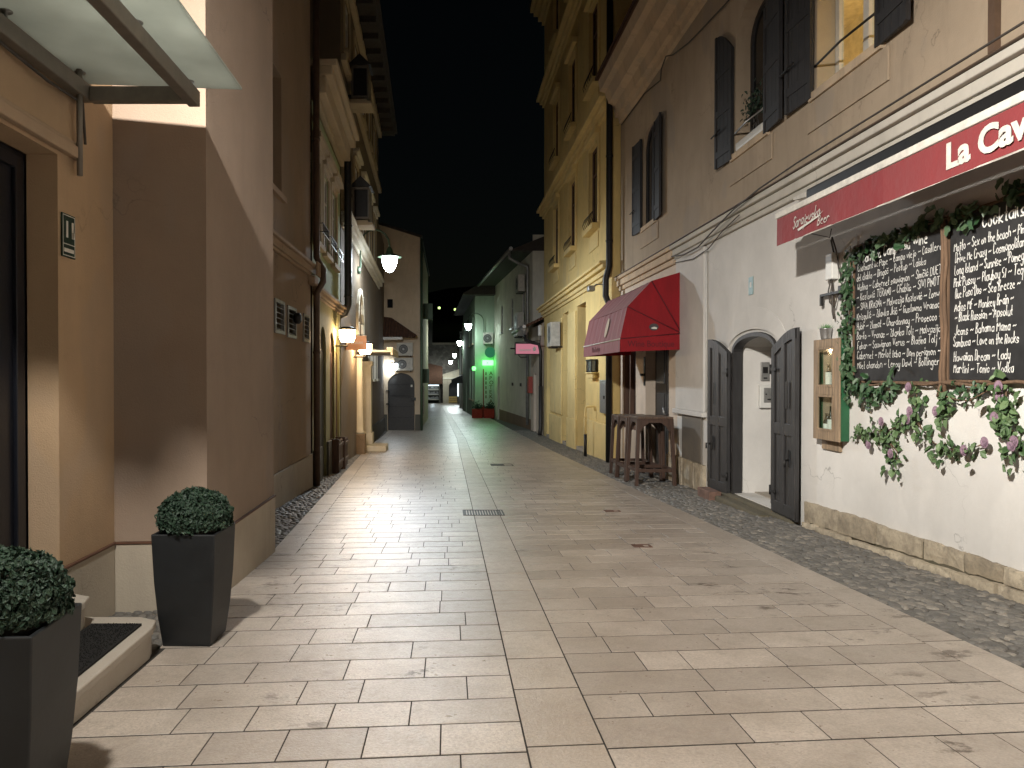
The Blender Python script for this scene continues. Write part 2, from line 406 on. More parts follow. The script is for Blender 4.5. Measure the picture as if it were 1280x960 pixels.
def shutter(parent, T, hinge, width, z0, z1, direction, ang, mat='shutter_wood', top=0, th=.045, iron='black_metal', boards=4):
    """open shutter leaf: hinged at s=hinge, lying along direction (+1/-1), lifted off the wall by ang degrees; top = arch rise towards the hinge side's far edge"""
    ca, sa = math.cos(R(ang)), math.sin(R(ang))
    T2 = lambda u, z, q: T(hinge + direction*(u*ca) - direction*q*sa*0, z, .02 + u*sa + q)
    m = MB(T2)
    for i in range(boards):
        a, b = width*i/boards+.004, width*(i+1)/boards-.004
        za = z1 + top*math.sin(math.pi/2*a/width); zb = z1 + top*math.sin(math.pi/2*b/width)
        m.hexa([(a,z0,0),(b,z0,0),(b,z0,th*.7),(a,z0,th*.7)], [(a,za,0),(b,zb,0),(b,zb,th*.7),(a,za,th*.7)])
    for f in (.12, .5, .86):
        z = z0 + (z1-z0)*f; m.box(.01, width-.01, z-.05, z+.05, th*.7, th)
    m.box(0, .05, z0, z1, th*.7, th+.002); m.box(width-.05, width, z0+.001, z1+top*.98, th*.7, th+.002)
    return m.build('shutter', mat, parent)

# ------------------------------------------------------------------ lettering
GL = {'a':"36160504132334 3633",'b':"0903 0516263534231304",'c':"3526160504132334",'d':"3933 3526160504132334",'e':"0535261605041333",'f':"39291813 0626",'g':"3526160504132334 3631201001",'h':"0903 0516263533",'i':"0603 0708",'j':"161100 1718",'k':"0903 3604 1433",'l':"090413",'m':"0603 05162523 25364543",'n':"0603 0516263533",'o':"160504132334352616",'p':"0600 0516263534231304",'q':"3630 3526160504132334",'r':"0603 05162635",'s':"35261605142434231303",'t':"19141323 0626",'u':"0604132334 3633",'v':"061336",'w':"0613254356",'x':"0633 3603",'y':"0604132334 3631201001",'z':"06360333",
'A':"032943 1535",'B':"0903 092938271606 1635342303",'C':"3829190804132334",'D':"0903 092938342303",'E':"39090333 0626",'F':"390903 0626",'G':"38291908041323343626",'H':"0903 3933 0636",'I':"0903",'J':"3934231304",'K':"0903 3905 1633",'L':"090333",'M':"0309254943",'N':"03093339",'O':"190804132334382919",'P':"0903 0929383726 2606",'Q':"190804132334382919 2433",'R':"0903 0929383726 2606 1633",'S':"3829190807263534231304",'T':"0949 2923",'U':"090413233439",'V':"092349",'W':"0913274359",'X':"0339 0933",'Y':"0926 4926 2623",'Z':"09390333",'~':"05163546",'-':"0535",'5':"3909062635342313",'1':"081903",'.':"0304"}
DIA = {'č':('c',"082738"),'š':('s',"082738"),'ž':('z',"082738"),'ć':('c',"1728"),'Ž':('Z',"0a1a"),'ö':('o',"0708 2728")}
def strokes_of(ch):
    extra = []
    if ch in DIA:
        ch, e = DIA[ch]; extra = [x for x in e.split() if 'a' not in x]
    out = []; w = 0
    for st in (GL.get(ch, '').split() + extra):
        pts = [(int(st[i]), int(st[i+1])-3) for i in range(0, len(st)-1, 2)]
        out.append(pts); w = max([w] + [p[0] for p in pts])
    return out, w
def handwriting(mb, text, u0, v0, ux, uz, wid, p=.002, jit=.35, slant=0, rise=0, rnd=None):
    """stroke lettering as one joined ribbon per stroke; returns the end u"""
    rnd = rnd or random.Random(len(text)*7+1); u = u0; lay = 0
    for ch in text:
        if ch == ' ': u += 2.6*ux; continue
        st, w = strokes_of(ch); kx = rnd.uniform(.88, 1.12); ky = rnd.uniform(.9, 1.12); dv = rnd.uniform(-.35, .35)
        for s in st:
            q = [((x+rnd.uniform(-jit,jit)*.5)*kx, (y+rnd.uniform(-jit,jit)*.5)*ky+dv) for x, y in s]
            if len(q) > 2:                                   # round the corners off
                r = [q[0]]
                for a, b in zip(q, q[1:]): r += [(a[0]*.75+b[0]*.25, a[1]*.75+b[1]*.25), (a[0]*.25+b[0]*.75, a[1]*.25+b[1]*.75)]
                q = r + [q[-1]]
            P = [Vector((u + x*ux + slant*y*uz, v0 + y*uz + rise*(u-u0), 0)) for x, y in q]
            P = [a for i, a in enumerate(P) if i == 0 or (a-P[i-1]).length > 1e-5]
            if len(P) < 2: continue
            L = []; Rr = []; lay = (lay+1) % 7; pp = p + lay*.0003
            for i, a in enumerate(P):
                t = (P[min(i+1, len(P)-1)] - P[max(i-1, 0)]); t = t.normalized() if t.length > 0 else Vector((1,0,0)); nrm = Vector((-t.y, t.x, 0))*wid*.5*rnd.uniform(.8,1.15)
                if i == 0: a = a - t*wid*.3
                if i == len(P)-1: a = a + t*wid*.3
                L.append(mb.pt((a+nrm).x, (a+nrm).y, pp)); Rr.append(mb.pt((a-nrm).x, (a-nrm).y, pp))
            for i in range(len(P)-1): mb.face((L[i], L[i+1], Rr[i+1], Rr[i]))
        u += (w*kx + 1.5)*ux
    return u
def font_mesh(mb, text, size, u0, v0, p, extrude=.004, offset=0, align='LEFT', xs=1, shear=0):
    cu = bpy.data.curves.new('lettering', 'FONT'); cu.body = text; cu.size = size; cu.extrude = extrude; cu.offset = offset; cu.align_x = align; cu.shear = shear; cu.resolution_u = 4
    o = bpy.data.objects.new('lettering', cu); COL.objects.link(o); dg = bpy.context.evaluated_depsgraph_get(); dg.update()
    me = bpy.data.meshes.new_from_object(o.evaluated_get(dg))
    off = len(mb.v)
    for v in me.vertices: mb.pt(u0 + v.co.x*xs, v0 + v.co.y, p + v.co.z)
    for f in me.polygons: mb.face([off+i for i in f.vertices])
    bpy.data.objects.remove(o); bpy.data.curves.remove(cu); bpy.data.meshes.remove(me)
def RT(X, ys, z0=0): return lambda u, v, p: (X-p, ys-u, z0+v)      # reads along the right-hand walls
def LT(X, ys, z0=0): return lambda u, v, p: (X+p, ys+u, z0+v)      # reads along the left-hand walls
def FT(Y, xs, z0=0): return lambda u, v, p: (xs+u, Y-p, z0+v)      # reads on walls that face the camera

# ------------------------------------------------------------------ foliage helpers
def leaf(mb, c, size, nrm, tip, fold=.25, wide=.62, form='ivy'):
    """one folded leaf at c, facing nrm, pointing along tip"""
    n = Vector(nrm).normalized(); t = Vector(tip); t = (t - n*t.dot(n));
    t = t.normalized() if t.length > 1e-4 else n.orthogonal().normalized()
    s = n.cross(t); c = Vector(c); h = n*size*fold*.5
    if form == 'ivy': side = [(.0,.22),(.30,.50),(.52,.30),(.80,.26),(1.0,0)]
    else: side = [(.0,.0),(.30,.42),(.62,.36),(1.0,0)]
    mid = [mb.pt(*(c + t*size*a - h*.0)) for a in (0,.5,1.0)]
    for sg in (1, -1):
        e = [mb.pt(*(c + t*size*a + s*sg*size*b*wide*1.3 + h)) for a, b in side]
        mb.face([mid[0]] + e[:-1] + [mid[2], mid[1]] if sg > 0 else ([mid[0]] + e[:-1] + [mid[2], mid[1]])[::-1])
def lamp(name, loc, power, color, radius=.08, parent=None, wide=False, shield=0):
    l = bpy.data.lights.new(name, 'POINT'); l.energy = power; l.color = color; l.shadow_soft_size = radius
    if wide:                                  # a lane lantern throws most of its light out sideways, little straight down, none above level
        l.use_nodes = True; t = l.node_tree; t.nodes.clear()
        def n(typ, op=None):
            q = t.nodes.new(typ)
            if op: q.operation = op
            return q
        tc = n('ShaderNodeTexCoord'); sp = n('ShaderNodeSeparateXYZ'); t.links.new(tc.outputs['Normal'], sp.inputs[0])
        ng = n('ShaderNodeMath', 'MULTIPLY'); t.links.new(sp.outputs['Z'], ng.inputs[0]); ng.inputs[1].default_value = -1
        mx = n('ShaderNodeMath', 'MAXIMUM'); t.links.new(ng.outputs[0], mx.inputs[0]); mx.inputs[1].default_value = .43
        dv = n('ShaderNodeMath', 'DIVIDE'); dv.inputs[0].default_value = .5; t.links.new(mx.outputs[0], dv.inputs[1])
        pw = n('ShaderNodeMath', 'POWER'); t.links.new(dv.outputs[0], pw.inputs[0]); pw.inputs[1].default_value = 2
        mr = n('ShaderNodeMapRange'); mr.interpolation_type = 'SMOOTHSTEP'; t.links.new(ng.outputs[0], mr.inputs['Value']); mr.inputs['From Min'].default_value = -.32; mr.inputs['From Max'].default_value = .45
        ml = n('ShaderNodeMath', 'MULTIPLY'); t.links.new(pw.outputs[0], ml.inputs[0]); t.links.new(mr.outputs[0], ml.inputs[1])
        if shield:                             # house-side shield: less light back onto the wall that carries the lamp
            sx = n('ShaderNodeMath', 'MULTIPLY'); t.links.new(sp.outputs['X'], sx.inputs[0]); sx.inputs[1].default_value = shield
            m2 = n('ShaderNodeMapRange'); m2.interpolation_type = 'SMOOTHSTEP'; t.links.new(sx.outputs[0], m2.inputs['Value']); m2.inputs['From Min'].default_value = -.55; m2.inputs['From Max'].default_value = .25; m2.inputs['To Min'].default_value = .16
            m3 = n('ShaderNodeMath', 'MULTIPLY'); t.links.new(ml.outputs[0], m3.inputs[0]); t.links.new(m2.outputs[0], m3.inputs[1]); ml = m3
        em = n('ShaderNodeEmission'); t.links.new(ml.outputs[0], em.inputs['Strength']); ou = n('ShaderNodeOutputLight'); t.links.new(em.outputs[0], ou.inputs[0])
    o = bpy.data.objects.new(name, l); COL.objects.link(o)
    if parent is not None:
        o.parent = parent; o.location = Vector(loc) - parent.location
    else: o.location = loc
    return o

# ================================================================== SETTING: sky, ground, paving
def base_z(y0, y1): return min(gz(y0), gz(y1)) - .35
m = MB(); NY = 40
ys_ = [-8] + list(range(0, 34, 2)) + list(range(36, 100, 8)) + [100]
rows = [[m.pt(x, y, gz(y)-.05) for x in (-14, 0, 14)] for y in ys_]
for a, b in zip(rows, rows[1:]):
    for k in range(2): m.face((a[k], a[k+1], b[k+1], b[k]))
far = [m.pt(x, 100.001, gz(100)-.052) for x in (-600, 600)] + [m.pt(x, 900, gz(100)-.052) for x in (600, -600)]; m.face(far)
tag(m.build('ground', 'mortar', fix=False), kind='structure')
# hill beyond the end of the lane
m = MB(); hx = [-420+30*i for i in range(29)]; rr = random.Random(3)
ridge = [m.pt(x, 520+rr.uniform(-10,10), 46+16*math.sin(x*.011+1)+rr.uniform(-3,3)) for x in hx]; foot = [m.pt(x, 330, -5) for x in hx]; back = [m.pt(x, 640, -5) for x in hx]
for i in range(len(hx)-1): m.face((foot[i],foot[i+1],ridge[i+1],ridge[i])); m.face((ridge[i],ridge[i+1],back[i+1],back[i]))
tag(m.build('hill', 'dark_roof', fix=False), kind='structure')

def slab(mb, x0, x1, y0, y1, rnd, top=.0, gap=.0032, ch=.0010, s=None, gy=.0066, fx=None):
    s0 = sh((y0+y1)/2) if s is None else s
    x0 += s0+gap; x1 += s0-gap; fq = fx or (lambda q: 0); y0 += gy; y1 -= gy
    tx, ty = rnd.gauss(0,.0018), rnd.gauss(0,.0018); dz = abs(rnd.gauss(0,.0005))+top
    z = lambda x, y: gz(y) + dz + tx*(x-(x0+x1)/2) + ty*(y-(y0+y1)/2)
    K = .085; zq = z; z = lambda x, y: zq(x, y) - gz(y) + gz(y+K*(x+fq(y))); lo = [mb.pt(x+fq(y), y+K*(x+fq(y)), z(x,y)-.02) for x, y in ((x0,y0),(x1,y0),(x1,y1),(x0,y1))]
    mi = [mb.pt(x+fq(y), y+K*(x+fq(y)), z(x,y)-ch) for x, y in ((x0,y0),(x1,y0),(x1,y1),(x0,y1))]
    hi = [mb.pt(x+fq(y), y+K*(x+fq(y)), z(x,y)) for x, y in ((x0+ch,y0+ch),(x1-ch,y0+ch),(x1-ch,y1-ch),(x0+ch,y1-ch))]
    mb.face(hi)
    for k in range(4):
        j = (k+1) % 4; mb.face((lo[k],lo[j],mi[j],mi[k])); mb.face((mi[k],mi[j],hi[j],hi[k]))
def lay(mb, xa, xb, y, dy, rnd, lmin=.24, lmax=.66):
    x = xa
    while x < xb-.01:
        w = rnd.uniform(lmin, lmax)
        if xb-x-w < .17: w = xb-x
        slab(mb, x, x+w, y, y+dy, rnd); x += w
rnd = random.Random(11)
m = MB(); y = -3.0; YB = None
CH0, CH1, XR = .315, .641, 3.04
XL = lambda y: -1.66 if y < 7 else max(-2.62, -1.66-.055*(y-7))
while y < 95:
    dy = rnd.uniform(.265, .30)
    left = XL(y+dy/2) if y > 6.9 else (-1.66 if y > 4.35 else -1.62)
    far = y > 40
    if y > 6.9 and YB is None: YB = y
    a = left + (.24 if y > 6.9 else 0)
    lay(m, a, CH0, y, dy, rnd, *( (.5,1.2) if far else (.24,.66)))
    lay(m, CH1, XR-.26, y, dy, rnd, *( (.5,1.2) if far else (.24,.66)))
    y += dy
for x0, x1, y, fx in ((XR-.26, XR, -3.0, None), (0, .24, YB, XL)):
    while y < 95:                                              # border courses along the edges
        l = rnd.uniform(.7, 1.3); slab(m, x0, x1, y, y+l, rnd, fx=fx); y += l
m.cur = 1; yy = [-3+k for k in range(99)]                  # dark joint filling just under the slab tops
for p, q in zip(yy, yy[1:]): m.poly([(XL(p)+sh(p),p,gz(p)-.0020),(XR+sh(p),p,gz(p)-.0020),(XR+sh(q),q,gz(q)-.0020),(XL(q)+sh(q),q,gz(q)-.0020)])
tag(m.build('paved_street', ['paving', 'mortar'], fix=False), kind='structure')
m = MB(); y = -3.0
while y < 95:
    l = rnd.uniform(.38, .62); slab(m, CH0+.002, CH1-.002, y, y+l, rnd, top=.0005); y += l
tag(m.build('drain_channel', 'channel_stone', fix=False), kind='structure')
# cobbles: thousands of set pebbles, nobody could count them
def pebbles(mb, xa, xb, y0, y1, rnd, dx=.062, dyy=.095):
    y = y0
    while y < y1:
        x = xa(y) + rnd.uniform(0, dx); xe = xb(y)
        while x < xe:
            cx, cy = x+rnd.gauss(0,.010), y+rnd.gauss(0,.014); a = rnd.gauss(.5,.45); ra, rb, hh = rnd.uniform(.032,.060), rnd.uniform(.024,.040), rnd.uniform(.008,.019)
            if rnd.random() < .05: ra *= 1.4; rb *= 1.35
            ca, sa = math.cos(a+1.57), math.sin(a+1.57); z = gz(cy) - .022 + rnd.uniform(0,.006)
            n = 7; rings = []
            for f, h in ((1,0),(.86,.62),(.45,.95)):
                rings.append([mb.pt(cx + ca*ra*f*math.cos(t) - sa*rb*f*math.sin(t), cy + sa*ra*f*math.cos(t) + ca*rb*f*math.sin(t), z+hh*h) for t in [2*math.pi*k/n for k in range(n)]])
            for p, q in zip(rings, rings[1:]):
                for k in range(n): mb.face((p[k], p[(k+1)%n], q[(k+1)%n], q[k]))
            mb.face(rings[-1]); x += dx*rnd.uniform(.9,1.15)
        y += dyy*.62*rnd.uniform(.9,1.1)
def wallX_R(y): return 4.1 if y < 17.8 else (3.9 if y < 30.5 else 3.9-.06*(y-30.5))
m = MB(); m.sm = True; rnd = random.Random(5)
pebbles(m, lambda y: XR+.02+sh(y), lambda y: wallX_R(y)-.02, 2.2, 34, rnd)
pebbles(m, lambda y: -2.9 if y > 12.6 else -2.4, lambda y: XL(y)-.02+sh(y), 7.0, 30, rnd, .07, .11)
pebbles(m, lambda y: -2.26, lambda y: -1.67, 4.3, 5.07, rnd)
tag(m.build('cobble_edging', 'pebble', fix=False), kind='stuff')
m = MB()
for x0, x1 in ((XR-.01, 4.2), (-3.3, -1.66)):
    for a, b in zip(range(-4, 46, 2), range(-2, 48, 2)):
        m.poly([(x0+sh(a),a,gz(a)-.018),(x1,a,gz(a)-.018),(x1,b,gz(b)-.018),(x0+sh(b),b,gz(b)-.018)])
tag(m.build('cobble_bed', 'cobble_mortar', fix=False), kind='structure')

# covers set in the paving
def cover(name, label, x0, x1, y0, y1, bars, mat='dark_iron'):
    r = thing(name, label, 'drain cover', ((x0+x1)/2, (y0+y1)/2, gz((y0+y1)/2)))
    m = MB(); z = lambda y: gz(y)+.006
    def bx(a,b,c,d,h): m.hexa([(a,c,z(c)-.02),(b,c,z(c)-.02),(b,d,z(d)-.02),(a,d,z(d)-.02)],[(a,c,z(c)+h),(b,c,z(c)+h),(b,d,z(d)+h),(a,d,z(d)+h)])
    e = .02
    bx(x0,x1,y0,y0+e,0); bx(x0,x1,y1-e,y1,0); bx(x0,x0+e,y0+e,y1-e,0); bx(x1-e,x1,y0+e,y1-e,0); m.build('frame', mat, r)
    m = MB()
    for i in range(bars):
        a = x0+e+(x1-x0-2*e)*i/bars; b = x0+e+(x1-x0-2*e)*(i+.62)/bars; m.hexa([(a,y0+e,z(y0)-.02),(b,y0+e,z(y0)-.02),(b,y1-e,z(y1)-.02),(a,y1-e,z(y1)-.02)],[(a,y0+e,z(y0)-.003),(b,y0+e,z(y0)-.003),(b,y1-e,z(y1)-.003),(a,y1-e,z(y1)-.003)])
    m.build('grating', mat, r)
cover('drain_grate', 'long dark iron grate lying across the smooth stone channel', .18, .70, 9.25, 9.72, 14)
cover('valve_cover', 'small dark square cover in the paving, the closer one of two', 1.80, 1.98, 7.20, 7.34, 1, 'rusty')
cover('valve_cover', 'small dark square cover in the paving, level with the stacked bar tables', 2.02, 2.22, 9.55, 9.70, 1, 'rusty')
cover('manhole_plate', 'dull rectangular plate set in the paving down the lane beside the channel', .95, 1.45, 16.6, 17.1, 1, 'dark_iron')

# ================================================================== LEFT SIDE
# --- corner house with the glazed entrance canopy
XA, XB = -2.26, -1.65
r = thing('corner_house', 'ochre and taupe rendered house with a recessed dark entrance and a projecting pier', 'building', (-2.3, 3, -1.5))
T = LF(XA, 0, XA, 1)
m = MB(T); facade(m, -4, 5.07, -1.12, 9, [(2.2, 4.31, -1.3, 1.28, 0, .18)]); m.build('wall', 'orange_plaster', r)
m = MB(); z0 = -2.0
YF = lambda x: 5.07+.085*(x-XB); m.poly([(XA-.3,YF(XA-.3),-1.12),(XB,5.07,-1.12),(XB,5.07,9),(XA-.3,YF(XA-.3),9)]); m.poly([(XB,5.07,-1.12),(XB,7.0,-1.12),(XB,7.0,9),(XB,5.07,9)]); m.poly([(XB,7,-1.12),(XA-.6,7,-1.12),(XA-.6,7,9),(XB,7,9)])
m.poly([(XB,5.07,9),(XB,7,9),(XA-6,7,9),(XA-6,5.07,9)]); m.build('pier', 'taupe_plaster', r)
m = MB(); m.box(-8, XA-.3, -4, 6.9, -2, 8.9); m.build('body', 'taupe_plaster', r)
m = MB(); m.cur = 0
m.box(XA-.3, XA+.012, 4.315, 5.0, z0, -1.135); m.box(XA-.185, XA+.010, -4, 2.19, z0, -1.135); sk = lambda z, e: [(XA-.3,YF(XA-.3)-e,z),(XB+e,5.07-e,z),(XB+e,7.012,z),(XA-.3,7.012,z)]; m.hexa(sk(z0,.012), sk(-1.135,.012))
m.build('plinth', 'cream_plinth', r, bevel=.006)
m = MB(); m.box(XA-.2, XA+.02, 4.305, 4.99, -1.134, -1.121); m.hexa(sk(-1.134,.02), sk(-1.121,.02)); m.build('drip_edge', 'rusty', r)
m = MB(T); m.box(-1, 4.52, 1.30, 1.37, .002, .05); m.box(-1, 4.50, 1.371, 1.40, .002, .03); m.build('lintel_moulding', 'tan_trim', r, bevel=.008)
m = MB(); m.box(XA-.25, XA-.19, 2.2, 4.31, -1.3, 1.28); d = m.build('door', 'door_black', r)
m = MB()
for a, b, c, e in ((2.25,2.33,-1.25,1.24),(3.2,3.28,-1.25,1.24),(4.18,4.26,-1.25,1.24)): m.box(XA-.19, XA-.165, a, b, c, e)
m.box(XA-.19, XA-.166, 2.25, 4.26, 1.17, 1.24); m.build('frame', 'door_black', d, bevel=.005)
m = MB(); m.tube([(XA-.12,3.14,-.4),(XA-.12,3.14,.25)], .015); m.box(XA-.18,XA-.12,3.13,3.15,-.34,-.32); m.box(XA-.18,XA-.12,3.13,3.15,.18,.2); m.build('handle', 'zinc', d)
m = MB(); m.tube([(XA+.05,4.47,1.88),(XA+.05,4.47,1.20)], .018); m.build('conduit', 'beam_steel', r)
# house number plate
r = thing('house_number_plate', 'small dark green enamel house number plate reading 11a on the ochre jamb wall', 'sign', (XA, 4.4, .8))
P = LT(XA, 4.335, 0); m = MB(P); m.box(.0, .155, .70, .955, .004, .012); m.build('plate', 'sign_green', r, bevel=.002)
m = MB(P)
for a, b, c, d in ((.008,.147,.943,.947),(.008,.147,.708,.712),(.008,.012,.712,.943),(.143,.147,.712,.943),(.012,.143,.775,.779)): m.box(a, b, c, d, .0121, .0135)
font_mesh(m, '11', .13, .022, .82, .0135, .001, .004); font_mesh(m, 'a', .075, .112, .82, .0135, .001, .002); m.box(.022, .133, .730, .752, .0121, .0135); m.build('lettering', 'sign_white', r)

# --- glass canopy
r = thing('glass_canopy', 'frosted glass entrance canopy on a grey steel frame over the dark doorway', 'canopy', (XA, 3.6, 1.8))
m = MB(); m.hexa([(XA-.04,2.55,1.835),(-1.30,2.55,1.80),(-1.30,4.70,1.80),(XA-.04,4.70,1.835)],[(XA-.04,2.55,1.851),(-1.30,2.55,1.816),(-1.30,4.70,1.816),(XA-.04,4.70,1.851)]); m.build('glass_pane', 'frosted', r, bevel=.003)
def beam(x0, x1, y0, y1, z0, z1): 
    m = MB(); m.box(x0, x1, y0, y1, z0, z1); return m.build('beam', 'beam_steel', r, bevel=.006)
beam(XA+.005, XA+.075, 2.6, 4.60, 1.68, 1.775); beam(-1.60, -1.53, 2.6, 4.60, 1.655, 1.75); beam(XA+.077, -1.602, 4.53, 4.595, 1.67, 1.76); beam(XA+.077, -1.602, 2.6, 2.67, 1.67, 1.76)
for x in (XA+.04, -1.565):
    for y in (2.9, 3.75, 4.5):
        m = MB(); zt = 1.835 if x < -2 else 1.80
        m.lathe([(.008,0),(.008,zt-1.78-.006),(.032,zt-1.78-.006),(.032,zt-1.78)], (x, y, 1.775 if x < -2 else 1.755), 10); m.build('glass_fixing', 'grey_metal', r)
m = MB(); m.tube([(XA+.03,2.7,1.70),(XA+.05,3.2,1.655),(XA+.03,3.7,1.66),(XA+.06,4.1,1.62),(XA+.03,4.55,1.66),(XA+.03,4.58,1.42)], .009, 6); m.build('cable', 'cable', r)
# --- doorstep and mats
r = thing('doorstep', 'two pale stone steps with rounded corners at the dark entrance', 'steps', (-1.9, 3, -1.5))
def step(name, x1, y1, top, cut):
    m = MB(); x0 = XA-.2 if name != 'tread' else XA+.0; y0 = 1.4; zb = -1.75
    pts = [(x0,y0),(x1,y0),(x1,y1-cut),(x1-cut*.18,y1-cut*.35),(x1-cut*.75,y1),(x0,y1)]
    m.prism(pts, lambda u, v, t: (u, v, t), zb, top-.045); 
    e = .018; pts = [(x0,y0),(x1+e,y0),(x1+e,y1-cut),(x1-cut*.18+e,y1-cut*.35+e),(x1-cut*.75,y1+e),(x0,y1+e)]
    m.prism(pts, lambda u, v, t: (u, v, t), top-.0445, top); return m.build(name, 'step_stone', r, bevel=.008)
step('lower_step', -1.64, 4.22, -1.375, .16); step('upper_step', -1.98, 4.12, -1.215, .12)
def mat_(label, x0, x1, y0, y1, z, g):
    m = MB(); m.box(x0, x1, y0, y1, z+.002, z+.014); rr = random.Random(4)
    for i in range(2600 if x1-x0 > .2 else 900):
        a, b = rr.uniform(x0+.01,x1-.012), rr.uniform(y0+.01,y1-.012); h = rr.uniform(.003,.007); m.hexa([(a,b,z+.0141),(a+.006,b,z+.0141),(a+.006,b+.006,z+.0141),(a,b+.006,z+.0141)],[(a+.002,b+.001,z+.014+h),(a+.004,b+.001,z+.014+h),(a+.004,b+.004,z+.014+h),(a+.002,b+.004,z+.014+h)])
    tag(m.build('doormat', 'mat_black', fix=False), label, 'doormat', g)
mat_('black rubber doormat covering the lower pale step', -1.965, -1.69, 2.3, 4.08, -1.375, 'doormats on the entrance steps')
mat_('black rubber doormat on the upper step against the threshold', -2.24, -2.02, 2.3, 4.0, -1.215, 'doormats on the entrance steps')

# --- potted box balls
def planter():
    r = thing('potted_boxwood', 'clipped box ball in a tapered black planter by the pier, beyond the step', 'planter', (0,0,0), 'tapered black planters at the entrance')
    hb, ht, Hh = .138, .185, .655; m = MB()
    def sq(h, z): return [(-h,-h,z),(h,-h,z),(h,h,z),(-h,h,z)]
    bulge = [(hb,0),(hb+.021,.18),(hb+.036,.38),(ht-.001,Hh-.02),(ht,Hh)]
    rings = [[m.pt(*q) for q in sq(h, z)] for h, z in bulge] + [[m.pt(*q) for q in sq(ht-.02, Hh)], [m.pt(*q) for q in sq(ht-.024, Hh-.06)]]
    m.face(rings[0][::-1])
    for a, b in zip(rings, rings[1:]):
        for k in range(4): m.face((a[k],a[(k+1)%4],b[(k+1)%4],b[k]))
    m.build('pot', 'planter_black', r, bevel=.006)
    m = MB(); m.poly(sq(ht-.024, Hh-.05)); m.build('soil', 'soil', r)
    m = MB(); rr = random.Random(8)
    for i in range(6200):
        u = rr.uniform(-.25, 1); t = rr.uniform(0, 2*math.pi); q = math.sqrt(1-u*u); k = rr.uniform(.80,1.0)**.5
        d = Vector((q*math.cos(t), q*math.sin(t), u)); lump = 1 + .05*math.sin(7*d.x+2)*math.sin(6*d.y+1)+.03*math.sin(15*d.z+5*d.x)+.02*math.sin(23*d.y+9*d.z) + (.10*rr.random() if rr.random() < .03 else 0)
        c = Vector((d.x*.208, d.y*.208, d.z*.172))*k*lump + Vector((0,0,Hh+.055))
        n = (d + Vector((rr.gauss(0,.55), rr.gauss(0,.55), rr.gauss(0,.55)))).normalized()
        leaf(m, c, rr.uniform(.014,.030), n, (rr.gauss(0,1),rr.gauss(0,1),rr.gauss(.4,1)), .3, .62, 'box')
    m.build('crown', 'box_leaf', r, fix=False)
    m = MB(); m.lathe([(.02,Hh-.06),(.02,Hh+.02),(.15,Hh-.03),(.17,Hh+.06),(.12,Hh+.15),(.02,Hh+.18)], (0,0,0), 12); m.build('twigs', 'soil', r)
    return r
p1 = planter(); p1.location = (-1.505, 4.40, gz(4.4)+.004); p1.rotation_euler = (0, 0, R(-2))
p2 = copy_tree(p1); p2.location = (-1.525, 2.54, gz(2.54)+.004); p2.rotation_euler = (0, 0, R(3)); p2['label'] = 'box ball in a tapered black planter before the step, cut by the photo edge'

# --- brown house with the vents
r = thing('vent_house', 'brown rendered house with three louvred vents and a cream plinth', 'building', (-2.4, 10, -1.8))
XV = -2.33; T = LF(XV, 0, XV, 1); zb = base_z(7, 12.6)
m = MB(T); facade(m, 6.9, 12.56, zb, 1.66, [(9.93,10.5,.58,1.04,0,.1),(10.72,11.3,.56,1.02,0,.1),(11.88,12.4,.55,1.0,0,.1)]); m.build('wall', 'brown_plaster', r)
m = MB(T); facade(m, 6.9, 12.56, 1.66, 8.2, [(9.15,10.4,2.5,4.15,0,.16)]); m.poly([(6.9,8.2,0),(12.56,8.2,0),(12.56,8.2,-6),(6.9,8.2,-6)]); m.build('upper_wall', 'brown_plaster', r)
m = MB(T); m.box(9.2,10.35,2.55,4.1,-.14,-.155); w = m.build('window', 'brown_door', r)
m = MB(T); m.box(9.08,10.47,2.42,2.498,-.1,.06); m.build('sill', 'tan_trim', w)
for i in range(2):
    m = MB(T); 
    for k in range(24): m.box(9.2+.575*i+.03, 9.2+.575*(i+1)-.03, 2.58+k*.063, 2.58+k*.063+.05, -.135, -.115)
    m.box(9.2+.575*i, 9.2+.575*i+.03, 2.55, 4.1, -.139, -.108); m.box(9.2+.575*(i+1)-.03, 9.2+.575*(i+1)-.002, 2.55, 4.1, -.139, -.108); m.build('shutter', 'brown_door', w)
m = MB(T); m.box(7.02, 12.6, 1.66, 1.70, .002, .05); m.box(7.02, 12.6, 1.70, 1.80, .002, .085); m.box(7.02, 12.6, 1.80, 1.85, .002, .13); m.build('string_course', 'tan_trim', r, bevel=.01)
m = MB(T); m.box(12.30, 12.62, 1.52, 1.66, .002, .12); m.box(12.30, 12.62, 1.66, 1.90, .131, .17); m.build('corbel', 'tan_trim', r, bevel=.015)
m = MB(T); m.box(7.02, 12.56, zb, -1.31, .002, .035); m.build('plinth', 'cream_plinth', r, bevel=.01)
for a, b, c, d in ((9.93,10.5,.58,1.04),(10.72,11.3,.56,1.02),(11.88,12.4,.55,1.0)):
    m = MB(T); e = .045
    m.box(a-.01,a+e,c,d,-.03,.022); m.box(b-e,b+.01,c,d,-.03,.022); m.box(a+e,b-e,c,c+e,-.03,.022); m.box(a+e,b-e,d-e,d,-.03,.022)
    v = m.build('vent', 'grey_metal', r)
    m = MB(T)
    for k in range(5):
        z = c+e+(d-c-2*e)*(k+.5)/5; m.hexa([(a+e,z-.03,.012),(b-e,z-.03,.012),(b-e,z-.024,.012),(a+e,z-.024,.012)],[(a+e,z+.004,-.05),(b-e,z+.004,-.05),(b-e,z+.010,-.05),(a+e,z+.010,-.05)])
    m.build('louvre', 'grey_metal', v)
    m = MB(T); m.box(a-.005,b+.005,c,d,-.098,-.09); m.build('backing', 'black_metal', v)
